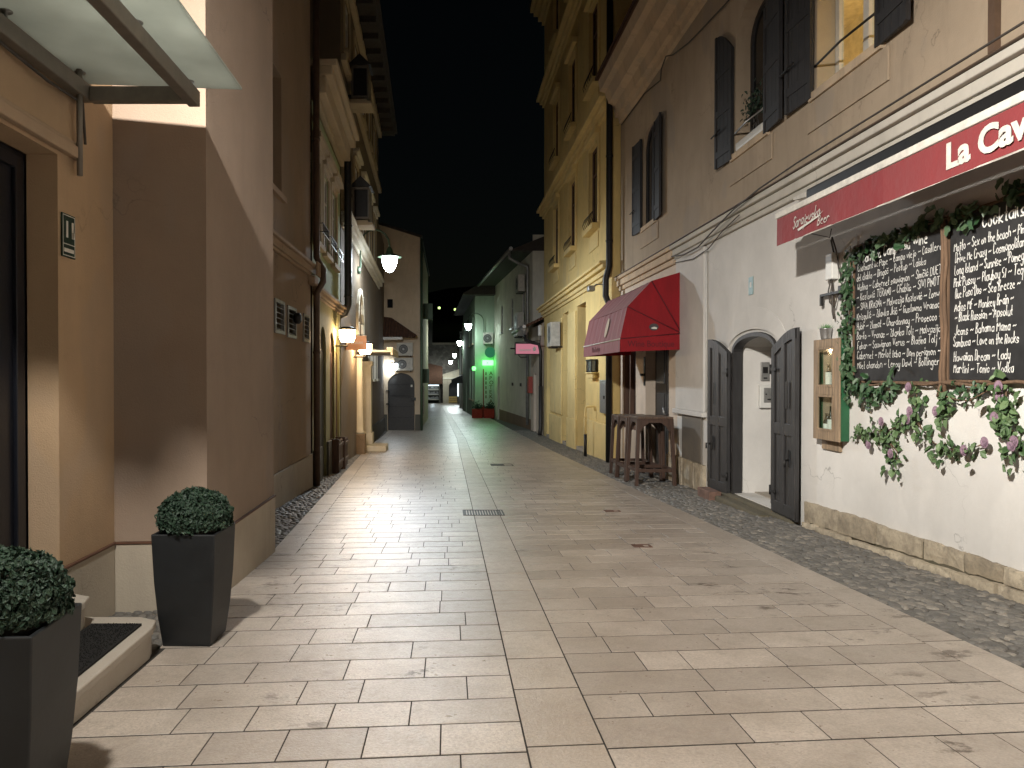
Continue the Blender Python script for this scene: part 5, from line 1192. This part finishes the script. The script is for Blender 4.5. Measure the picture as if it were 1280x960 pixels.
for a, b, c, d, _, _ in bays:
    m = MB(T); m.box(a+.02,b-.02,c,d-.02,-.48,-.44); dd = m.build('door', 'brown_door', r)
    m = MB(T); m.box(a+.12,(a+b)/2-.05,-.9,d-.5,-.439,-.43); m.box((a+b)/2+.05,b-.12,-.9,d-.5,-.439,-.43); m.build('pane', 'dark_glass', dd)
    m = MB(T); m.box(a,b,zb,gz(b)+.10,-.43,.02); m.build('door_step', 'step_stone', dd)
r = thing('meter_box', 'grey metal meter box on the yellow wall behind the bar tables', 'meter box', T(18.4,-.9,0)); m = MB(T); m.box(17.95,18.75,-.92,-.10,.003,.10); m.build('case', 'zinc', r, bevel=.012); m = MB(T); m.box(18.02,18.68,-.86,-.16,.1005,.112); m.build('door', 'zinc', r, bevel=.004); m = MB(T); m.box(18.08,18.22,-.56,-.48,.1125,.125); m.build('handle', 'black_metal', r)
r = thing('wall_lantern', 'unlit square black lantern on a stone ledge of the yellow wall, below the wine awning', 'lantern', T(19.8,0,.2))
m = MB(T); m.box(19.4,20.2,-.06,.06,.003,.16); m.box(19.3,20.3,.061,.10,.003,.20); m.build('ledge', 'yellow_trim', r, bevel=.02)
m = MB(T)
for a in (19.45, 20.11):
    for p in (.03,.15): m.box(a,a+.04,.101,.40,p,p+.03)
m.box(19.42,20.18,.401,.44,.02,.19); m.box(19.45,20.15,.101,.13,.061,.149); m.build('frame', 'black_metal', r); m = MB(T); m.box(19.49,20.11,.131,.40,.061,.149); m.build('glass', 'blue_glass', r)
r = thing('security_camera', 'small grey camera under the yellow shop cornice', 'camera', T(18.6,2.2,.2)); m = MB(T); m.lathe([(.07,0),(.075,.04),(.075,.2),(.05,.26)], T(18.8,2.22,.34), 12, 'Y') if 0 else m.box(18.55,18.8,2.12,2.26,.25,.42); m.build('housing', 'grey_metal', r, bevel=.03); m = MB(T); m.tube([(18.7,2.3,.003),(18.7,2.3,.2),(18.7,2.2,.3)], .02); m.build('arm', 'grey_metal', r)
r = thing('bent_pipe', 'bent yellow and black pipe standing at the yellow plinth', 'pipe', (3.62, 19.7, gz(19.7)))
m = MB(); y = 19.7; b = gz(y); m.tube([(3.62,y,b+.58),(3.62,y,b+1.26),(3.64,y-.0,b+1.30),(3.72,y,b+1.31),(3.86,y,b+1.31),(3.88,y,b+1.2)], .03, 10); m.build('pipe', 'yellow_trim', r); m = MB(); m.tube([(3.62,y,b-.02),(3.62,y,b+.58)], .042, 10); m.build('sleeve', 'black_metal', r)
ac_unit('big air conditioner high on the yellow building above the pillared doorway', RF(3.9), 25.4, 26.4, 1.02, 1.85, .10, .42)
pipe('wide black downpipe in the corner where the white house meets the yellow building', [(3.80,17.66,14.5),(3.80,17.66,7.2),(3.80,17.66,2.6),(3.72,17.66,2.3),(3.72,17.66,1.9),(3.80,17.66,1.7),(3.80,17.66,gz(17.7))], .075, 'black_metal', [(3.80,17.66,5.2),(3.80,17.66,3.2)])

# --- low shop beyond, long grey house, pharmacy, row
r = thing('low_shop', 'low white shop with a tiled pent roof and gutter beyond the yellow building', 'building', (4, 32.4, -2.4))
T = LF(0,0,0,1); T = lambda s, z, p: (3.9-.03*(s-30.5)-p, s, z); zb = base_z(30.5, 34.3)
m = MB(T); facade(m, 30.5, 34.3, zb, 2.2, [(32.6,33.4,zb,.1,0,.3)]); m.build('wall', 'pale_wall', r)
m = MB(T); m.box(32.6,33.4,zb,.1,-.28,-.25); m.build('door', 'black_metal', r)
m = MB(T); m.hexa([(30.52,2.0,.75),(34.3,2.0,.75),(34.3,2.9,-1.2),(30.52,2.9,-1.2)],[(30.52,2.10,.75),(34.3,2.10,.75),(34.3,3.05,-1.2),(30.52,3.05,-1.2)]); rf = m.build('roof', 'tile_roof', r)
m = MB(T); m.tube([(30.4,2.02,.82),(34.4,1.98,.82)], .075, 8); m.build('gutter', 'zinc', rf)
r = thing('hopper_downpipe', 'dark downpipe with a zinc hopper swinging from the pent roof gutter to the wall', 'downpipe', (3.8, 30.3, gz(30.3)))
m = MB(); m.lathe([(.06,-.28),(.16,-.05),(.20,.12)], (3.15,30.9,1.95), 8); m.build('hopper', 'zinc', r)
m = MB(); m.tube([(3.15,30.9,1.7),(3.17,30.85,1.5),(3.4,30.6,1.38),(3.68,30.4,1.3),(3.75,30.36,1.0),(3.75,30.36,-.4)], .07, 10); m.tube([(3.75,30.36,-.4),(3.75,30.36,gz(30.4)+.25),(3.70,30.30,gz(30.4)+.02)], .085, 10); m.build('pipe', 'dark_iron', r)
r = thing('pink_sign', 'softly lit pink box sign projecting from the low shop', 'sign', (3.4, 31.6, 1.1))
m = MB(); m.box(2.80,3.86,31.5,31.66,.90,1.40); m.build('frame', 'black_metal', r, bevel=.01)
m = MB(); m.box(2.84,3.82,31.494,31.499,.94,1.36); m.build('face', 'pink_light', r)
m = MB(FT(31.493, 2.84)); m.box(.14, .62, 1.06, 1.085, .0005, .002); m.box(.14, .62, 1.11, 1.13, .0005, .002); m.poly([(.70,1.14,.002),(.78,1.26,.002),(.86,1.18,.002),(.82,1.05,.002),(.74,1.05,.002)])
m.build('lettering', 'sign_white', r, fix=False)
m = MB(); m.tube([(2.8,31.58,1.42),(3.95,31.58,1.5)], .015, 6); m.tube([(2.6,31.4,1.16),(2.8,31.5,1.16)], .03, 8); m.tube([(2.95,31.5,.88),(3.05,31.45,.78),(3.3,31.45,.80)], .02, 6); m.build('bracket', 'black_metal', r)
r = thing('red_box', 'red metal letterbox fixed to the low white shop', 'letterbox', T(33.9,-.8,0)); m = MB(T); m.box(33.66,34.14,-.78,-.02,.003,.2); m.build('box', 'red_box', r, bevel=.015); m = MB(T); m.box(33.74,34.06,-.20,-.17,.2005,.21); m.build('slot', 'black_metal', r)
r = thing('wall_cylinder_lamp', 'unlit white cylinder lamp on a thin stalk by the hopper', 'lamp', (3.95,29.6,1.4)); m = MB(); m.lathe([(.085,0),(.09,.02),(.09,.40),(.05,.44)], (3.68,30.0,1.62), 12); m.build('shade', 'white_plastic', r); m = MB(); m.tube([(3.68,30.0,1.62),(3.68,30.0,1.2),(3.88,30.0,1.2)], .018, 6); m.build('stalk', 'black_metal', r)
r = thing('long_grey_house', 'long stained grey house front with a broad sloping soffit and grey gutter', 'building', (3.5, 41, -2.5))
LX = lambda s: 3.86-.066*(s-34.3); T = lambda s, z, p: (LX(s)-p, s, z); zb = base_z(34, 48)
hs = [(36.5,37.2,2.6,4.2,0,.1),(40.2,40.9,2.6,4.2,0,.1),(44.2,44.9,2.6,4.2,0,.1),(45.6,46.5,zb,-.05,0,.2)]
m = MB(T); facade(m, 34.3, 48.2, zb, 5.75, hs); m.poly([(34.3,zb,0),(34.3,6.5,0),(34.3,6.5,-6),(34.3,zb,-6)]); m.build('wall', 'grey_wall', r)
for h in hs[:3]: window(r, T, *h[:4], .09, 0, 1, 2, 'grey_metal', 'dark_glass', 'grey_metal')
m = MB(T); m.box(45.6,46.5,zb,-.05,-.18,-.15); m.build('door', 'black_metal', r)
m = MB(T); m.box(34.3,45.58,zb,gz(40)+.55,.002,.02); m.build('peeling_base', 'peeling_base', r)
m = MB(T)
for s in (37.4, 40.1): m.box(s,s+.3,-.52,-.36,.002,.05)
m.build('vent', 'black_metal', r)
m = MB(T); m.hexa([(34.25,5.76,.95),(48.3,5.76,1.05),(48.3,5.76,-6),(34.25,5.76,-6)],[(34.25,5.84,.95),(48.3,5.84,1.05),(48.3,8.6,-6),(34.25,8.6,-6)]); rf = m.build('roof', 'soffit', r)
m = MB(T); m.tube([(34.1,5.84,1.03),(48.4,5.78,1.12)], .09, 8); m.build('gutter', 'zinc', rf)
m = MB(T); m.tube([(34.8,5.8,1.0),(34.8,5.5,1.0),(34.9,5.25,.5),(35,5.15,.12),(35,5.0,.12),(35,-2.3,.12)], .075, 8); m.build('downpipe', 'grey_metal', r)
ac_unit('dusty air conditioner high under the soffit of the long grey house', T, 36.0, 37.0, 4.1, 4.9, .08, .4); ac_unit('dusty air conditioner on the long grey house above the pent roof end', T, 36.2, 37.4, 1.95, 3.1, .08, .4)
r = thing('pharmacy', 'pale mint pharmacy corner with red base and a vertical name panel', 'building', (2.3, 50, -2.7))
zb = base_z(48, 64); m = MB(FF(48.3)); facade(m, 1.7, 3.4, zb, 5.2); T = lambda s, z, p: (1.7-.03*(s-48.3)-p, s, z)
hs = [(50,51.2,-1.6,.6,0,.15),(53,54.2,-1.6,.6,0,.15),(50,51.2,2.2,4.0,0,.15),(54,55.2,2.2,4.0,0,.15),(58,59.2,zb,-.4,0,.2)]
mm = m.T; m.T = T; facade(m, 48.3, 64, zb, 5.2, hs); m.build('wall', 'mint_wall', r)
for h in hs[:4]: window(r, T, *h[:4], .13, 0, 2, 2, 'frame_white', 'blue_glass')
m = MB(T); m.box(58,59.2,zb,-.4,-.18,-.15); m.build('door', 'door_wood', r)
m = MB(); m.hexa([(.9,47.6,5.2),(4,47.6,5.2),(4,64,5.2),(.4,64,5.2)],[(.9,47.6,5.3),(4,47.6,7),(4,64,7),(.4,64,5.3)]); m.build('roof', 'soffit', r)
m = MB(FF(48.3)); m.box(1.68,2.95,zb,gz(48)+.72,.002,.06); m.build('plinth', 'red_plinth', r, bevel=.01)
r = thing('pharmacy_sign', 'tall pale panel with dark vertical pharmacy lettering and a red edge', 'sign', (2.6, 48.2, -1))
G = FF(48.3); m = MB(G); m.box(2.28,2.92,-1.95,.35,.003,.05); m.build('panel', 'mint_wall', r); m = MB(G); m.box(2.22,2.279,-1.95,.45,.003,.06); m.build('edge', 'red_plinth', r)
m = MB(FT(48.3, 2.28))
for i, ch in enumerate('APOTEKA'): font_mesh(m, ch, .34, .34, .06-.30*i, .053, .002, .006)
for i in range(6): m.box(.09,.17,.05-.30*i-.0,.05-.30*i+.2,.051,.054)
plain('panel_ink', (.10,.10,.02), .6); m.build('lettering', 'panel_ink', r)
r = thing('green_pharmacy_light', 'glowing green pharmacy light bar over the name panel', 'sign light', (2.5, 47.9, .9))
m = MB(); m.box(2.16,2.88,47.86,48.06,.68,1.02); gl = m.build('light_box', 'green_light', r, bevel=.04); m = MB(); m.box(2.45,2.55,48.061,48.298,.8,.9); m.build('bracket', 'black_metal', r)
r = thing('round_green_disc', 'dim round green disc sign above the glowing bar', 'sign', (2.6,47.9,1.5)); m = MB(); m.lathe([(.34,0),(.34,.08)], (2.66,47.9,1.52), 24, 'Y'); m.build('disc', 'green_disc', r); m = MB(); m.box(2.62,2.70,47.981,48.298,1.5,1.56); m.build('bracket', 'black_metal', r)
ac_unit('air conditioner on the mint pharmacy front above the round disc', FF(48.3), 2.22, 2.86, 2.05, 2.8, .1, .42)
r = thing('small_green_lamp', 'small green lamp at the corner of the pharmacy', 'lamp', (1.6,48,.5)); m = MB(); m.lathe([(.05,-.13),(.12,-.06),(.12,.08),(.05,.14)], (1.62,47.9,.48), 12); m.build('globe', 'green_light', r); m = MB(); m.box(1.60,1.64,48.0,48.3,.46,.50); m.build('bracket', 'black_metal', r)
for lab, x in (('red planter box of dark leaves at the pharmacy corner', 1.85), ('red planter box of dark leaves under the pharmacy panel', 2.62)):
    r = thing('red_planter', lab, 'planter', (x,47.8,gz(48)), 'red planter boxes before the pharmacy'); b = gz(47.8); m = MB(); m.box(x-.36,x+.30,47.55,48.1,b,b+.58); m.build('box', 'red_plinth', r, bevel=.02)
    m = MB(); rr = random.Random(int(x*100))
    for k in range(160): leaf(m, (x+rr.gauss(0,.15),47.8+rr.gauss(0,.12),b+.6+abs(rr.gauss(0,.16))), .1, (rr.gauss(0,1),-1,rr.gauss(.5,1)), (rr.gauss(0,1),0,1), .3, .6, 'box')
    m.build('leaves', 'box_leaf', r, fix=False)
r = thing('lane_end_row', 'grey row of house fronts running to the end of the lane beyond the pharmacy', 'building', (1.5, 80, -3))
T = lambda s, z, p: (1.22+.004*(s-64)-p, s, z); zb = -3.9
hs = [(66+6*i, 67.2+6*i, .3, 2.0, 0, .2) for i in range(5)] + [(68.5+7*i, 69.8+7*i, zb, -.9, 0, .3) for i in range(4)]
m = MB(T); facade(m, 64, 95, zb, 4.4, hs); m.poly([(64,4.4,0),(95,4.4,0),(95,6.6,-5),(64,6.6,-5)]); m.poly([(64,zb,0),(64,4.4,0),(64,4.4,-6),(64,zb,-6)]); m.build('wall', 'grey_wall', r)
for h in hs:
    if h[2] > 0: window(r, T, *h[:4], .16)
    else:
        m = MB(T); m.box(*h[:4],-.28,-.25); m.build('door', 'door_wood', r)
m = MB(T); m.hexa([(62.9,-.6,.05),(66.5,-.6,.05),(66.5,-.6,1.0),(62.9,-.6,1.0)],[(62.9,.1,.05),(66.5,.1,.05),(66.5,-.3,1.0),(62.9,-.3,1.0)]); tag(m.build('folded_awning', 'black_metal'), 'dark folded shop awning far down the lane past the pharmacy', 'awning')
pl = thing('pipe_post', 'pale downpipe post far down the lane, lit by the farther lamps', 'downpipe', (1.1,70,-3)); m = MB(); m.tube([(1.12,72,4.3),(1.12,72,gz(72))], .1, 8); m.build('pipe', 'white_plastic', pl)

# --- lane end
r = thing('end_wall', 'high rubble stone wall closing the end of the lane', 'wall', (-1, 95, -3.4))
m = MB(FF(96.0)); facade(m, -9, 6, -3.9, 4.05); m.poly([(-9,4.05,0),(6,4.05,0),(6,4.05,-1),(-9,4.05,-1)]); m.build('face', 'rubble_wall', r); m = MB(FF(96.0)); m.box(-9,6,4.055,4.3,-1,.15); m.build('coping', 'old_stone', r)
r = thing('gate_house', 'small gabled stone gateway with a round arch at the end of the lane', 'gateway', (.3, 94, -3.4))
m = MB(FF(94.5)); facade(m, -.75, 1.42, -3.6, -.35, [(.0,1.25,-3.6,-.75,.6,1.2)]); m.poly([(-.75,-.35,0),(1.42,-.35,0),(1.42,.75,0),(-.75,.05,0)]); m.build('wall', 'old_stone', r)
m = MB(FF(94.5)); m.hexa([(-.9,.02,.1),(1.5,.78,.1),(1.5,.78,-1.4),(-.9,.02,-1.4)],[(-.9,.14,.1),(1.5,.92,.1),(1.5,.92,-1.4),(-.9,.14,-1.4)]); m.build('roof', 'old_stone', r)
m = MB(FF(94.5)); m.box(-.75,1.42,-.36,-.22,.002,.12); m.build('string_course', 'white_trim', r)
m = MB(FF(94.5)); m.box(0,1.25,-3.6,-.75,-1.3,-1.2); m.build('gate', 'dark_iron', r)
r = thing('kiosk', 'red roofed souvenir kiosk with lit shelves at the end of the lane', 'kiosk', (-2.1, 93.5, -3.4))
m = MB(); m.hexa([(-2.95,93.0,-1.0),(-.8,93.0,-1.0),(-.8,95.5,-1.0),(-2.95,95.5,-1.0)],[(-2.95,94.2,1.7),(-.8,94.2,1.2),(-.8,95.6,1.2),(-2.95,95.6,1.7)]); m.build('roof', 'tile_roof', r)
m = MB(); m.box(-2.9,-2.8,93.2,95.5,-3.5,-1.0); m.box(-1.25,-1.15,93.2,95.5,-3.5,-1.0); m.box(-2.8,-1.25,95.3,95.5,-3.5,-1.0); m.build('body', 'dark_wall', r)
for k in range(3):
    m = MB(); z = -3.0+k*.62; m.box(-2.78,-1.27,93.6,94.8,z,z+.06); s = m.build('shelf', 'white_trim', r); rr = random.Random(k); m = MB()
    for q in range(12): x = -2.72+q*.12; m.box(x,x+.08,93.7,93.95,z+.061,z+.061+rr.uniform(.15,.4))
    m.build('wares', 'zinc', s)
m = MB(); m.box(-2.78,-1.27,94.82,94.86,-1.25,-1.12); m.build('strip_light', 'glow_cool', r)
r = thing('yellow_barrier', 'yellow wooden bench with slatted front before the gateway', 'bench', (.6, 92.5, -3.3))
m = MB()
for k in range(3): m.box(0,1.25,92.4,92.46,gz(92)+.12+k*.24,gz(92)+.30+k*.24)
m.build('slats', 'yellow_wood', r); m = MB(); m.box(0,.08,92.461,92.9,gz(92),gz(92)+.85); m.build('leg', 'yellow_wood', r); m = MB(); m.box(1.17,1.25,92.461,92.9,gz(92),gz(92)+.85); m.build('leg', 'yellow_wood', r); m = MB(); m.box(0,1.25,92.461,92.9,gz(92)+.80,gz(92)+.86); m.build('seat', 'yellow_wood', r)
r = thing('glowing_post', 'white post by the gateway, given a glow of its own', 'light', (1.3,88,-3)); m = MB(); m.box(1.02,1.17,88,88.15,-2.4,-.9); m.build('tube', 'glow_cool', r); m = MB(); m.box(1.0,1.19,87.98,88.17,gz(88),-2.401); m.build('base', 'dark_iron', r)  # white post set aglow by an emitting material; it is no lamp
for lab, x, v in (('small yellowish green light on the dark hillside, nearer the tan gable', 549, 385), ('small yellowish light on the dark hillside, nearer the street lamp row', 569, 387)):
    d = 420; m = MB(); m.lathe([(.1,-.7),(.7,-.4),(.7,.4),(.1,.7)], ((x-561)/930*d, d, (470-v)/930*d), 10); o = m.build('hillside_light', 'far_light'); tag(o, lab, 'light', 'lights on the hillside')

# ================================================================== LAMPS
def street_lamp(label, base, head, power, color, bulb, scale=1, group='gooseneck street lamps along the lane', up=.75):
    """wall bracket at base, bell-shaped head hanging at head"""
    r = thing('street_lamp', label, 'street lamp', base, group); b, h = Vector(base), Vector(head); d = (h-b); dx = Vector((d.x, d.y, 0))
    m = MB(); z = h.z+.42*scale; top = max(z, b.z)+.28*scale
    pts = [b, b+dx*.08, b+dx*.10+Vector((0,0,.1))]
    pts += [Vector((b.x+d.x*(.10+.0*k), b.y+d.y*.10, b.z+.1+(top-.35*scale-b.z-.1)*k/3)) for k in (1,2,3)]
    for k in range(1, 9):
        t = math.pi*k/8; pts.append(b + dx*(.10+.45*(1-math.cos(t))) + Vector((0,0,top-.35*scale-b.z + .35*scale*math.sin(t))))
    pts.append(Vector((h.x,h.y,h.z+.30*scale))); m.tube(pts, .022*scale, 8); m.build('gooseneck', 'green_iron', r)
    m = MB(); m.lathe([(.07*scale,-.08*scale),(.09*scale,0),(.07*scale,.08*scale)], b, 10); m.build('wall_plate', 'green_iron', r)
    m = MB(); m.lathe([(.03*scale,.32*scale),(.06*scale,.27*scale),(.09*scale,.17*scale),(.20*scale,.13*scale),(.27*scale,.10*scale),(.27*scale,.085*scale)], h, 20); m.build('shade', 'green_iron', r)
    m = MB(); m.lathe([(.17*scale,.084*scale),(.175*scale,.02*scale),(.14*scale,-.12*scale),(.08*scale,-.22*scale),(.02*scale,-.25*scale)], h, 20); m.build('globe', bulb, r)
    lamp('street_lamp_light', h+Vector((0,0,-.01*scale)), power, color, .11*scale, r, wide=True, shield=1 if h.x > b.x else -1)
    return r
WARMW = (1,.94,.855); COOL = (.84,.93,1.0)
street_lamp('bright gooseneck street lamp on the tall grey house above the copper sign', (-2.56,20.8,2.95), (-1.66,20.9,3.22), 1300, COOL, 'bulb_cool', 1.25)
street_lamp('assumed unseen gooseneck street lamp on the ochre wall just above the box planters', (-2.26,1.2,2.7), (-1.32,1.2,3.1), 4000, WARMW, 'bulb_cool')  # lamp outside the view, assumed from the shadows on walls and awning
street_lamp('gooseneck street lamp at the pharmacy corner, highest of the far lamps', (2.36,48.3,2.15), (1.22,46.6,3.15), 420, (.8,1,.93), 'bulb_far', 1.2)
street_lamp('far street lamp second along the lane from the pharmacy', (1.22,65,1.9), (.92,64,2.88), 320, (.85,1,.95), 'bulb_far', 1.2)
street_lamp('far street lamp third along the lane from the pharmacy', (1.25,80,1.5), (.62,80,2.25), 380, (.9,1,.97), 'bulb_far', 1.2)
street_lamp('farthest street lamp, beside the gateway at the lane end', (1.28,91,1.0), (.22,90.5,1.72), 700, (.9,1,.97), 'bulb_far', 1.2)
def wall_lamp(label, c, wall, power, color, bulb, light=None):
    r = thing('wall_lamp', label, 'wall lamp', c); c = Vector(c)
    m = MB(); m.lathe([(.13,-.14),(.17,-.04),(.175,.12)], c, 18); m.build('bowl', bulb, r)
    m = MB(); m.lathe([(.18,.121),(.19,.15),(.10,.19)], c, 18); m.build('cap', 'black_metal', r)
    m = MB(); m.tube([c+Vector((0,0,-.14)), c+Vector((0,0,-.22)), Vector(wall)+Vector((0,0,-.22))], .018, 8); m.build('bracket', 'black_metal', r)
    lamp('wall_lamp_light', c if light is None else light, power, color, .09, r)
wall_lamp('glowing warm bowl wall lamp between the arched doors of the green house', (-2.16,15.85,.86), (-2.42,15.85,.86), 60, (1,.70,.40), 'bulb_warm')
wall_lamp('assumed glowing warm bowl wall lamp, added behind the copper sign', (-2.20,19.6,.72), (-2.52,19.6,.72), 95, (1,.70,.40), 'bulb_warm')  # unseen lamp, assumed from the bright column top and added to light it
wall_lamp('stark bluish white lamp over the arched metal door', (-2.46,33.55,.44), (-2.46,33.9,.44), 60, (.78,.9,1), 'bulb_cool')
lamp('room_light', (5.5, 9.2, 4.9), 190, (1,.74,.42), .15)
lamp('pharmacy_light', (2.5, 47.5, .82), 11, (.04,1,.22), .2)
lamp('pharmacy_light', (1.62, 47.6, .40), 4, (.05,1,.25), .08)
lamp('kiosk_light', (-2.0, 93.9, -1.25), 60, (.75,.9,1), .1)
lamp('end_wall_fill', (1.0, 87.6, -1.2), 80, (.85,.95,1), .1)  # fill light added at the gateway to brighten the end wall, no fixture

# ================================================================== SKY, CAMERA, RENDER
w = bpy.data.worlds.new('World'); scene.world = w; w.use_nodes = True; nt = w.node_tree; nt.nodes.clear()
sky = nt.nodes.new('ShaderNodeTexSky'); sky.sky_type = 'NISHITA'; sky.sun_disc = False; sky.sun_elevation = R(4); sky.sun_rotation = R(200)
bg = nt.nodes.new('ShaderNodeBackground'); bg.inputs['Strength'].default_value = .0008; o = nt.nodes.new('ShaderNodeOutputWorld')
nt.links.new(sky.outputs[0], bg.inputs[0]); nt.links.new(bg.outputs[0], o.inputs[0])
cam = bpy.data.cameras.new('camera'); co = bpy.data.objects.new('camera', cam); COL.objects.link(co); scene.camera = co
cam.sensor_width = 36; cam.lens = 36*930/1280; cam.clip_end = 2000; cam.clip_start = .05
co.location = (0,0,0); co.rotation_euler = (R(90-.616), 0, 0); cam.shift_x = 79/1280
scene.view_settings.view_transform = 'Standard'; scene.view_settings.look = 'None'; scene.view_settings.exposure = 0; scene.view_settings.gamma = 1
scene.render.engine = 'CYCLES'; c = scene.cycles; c.use_denoising = True; c.max_bounces = 6; c.diffuse_bounces = 4; c.glossy_bounces = 3; c.transparent_max_bounces = 8; c.sample_clamp_indirect = 6; c.caustics_reflective = False; c.caustics_refractive = False
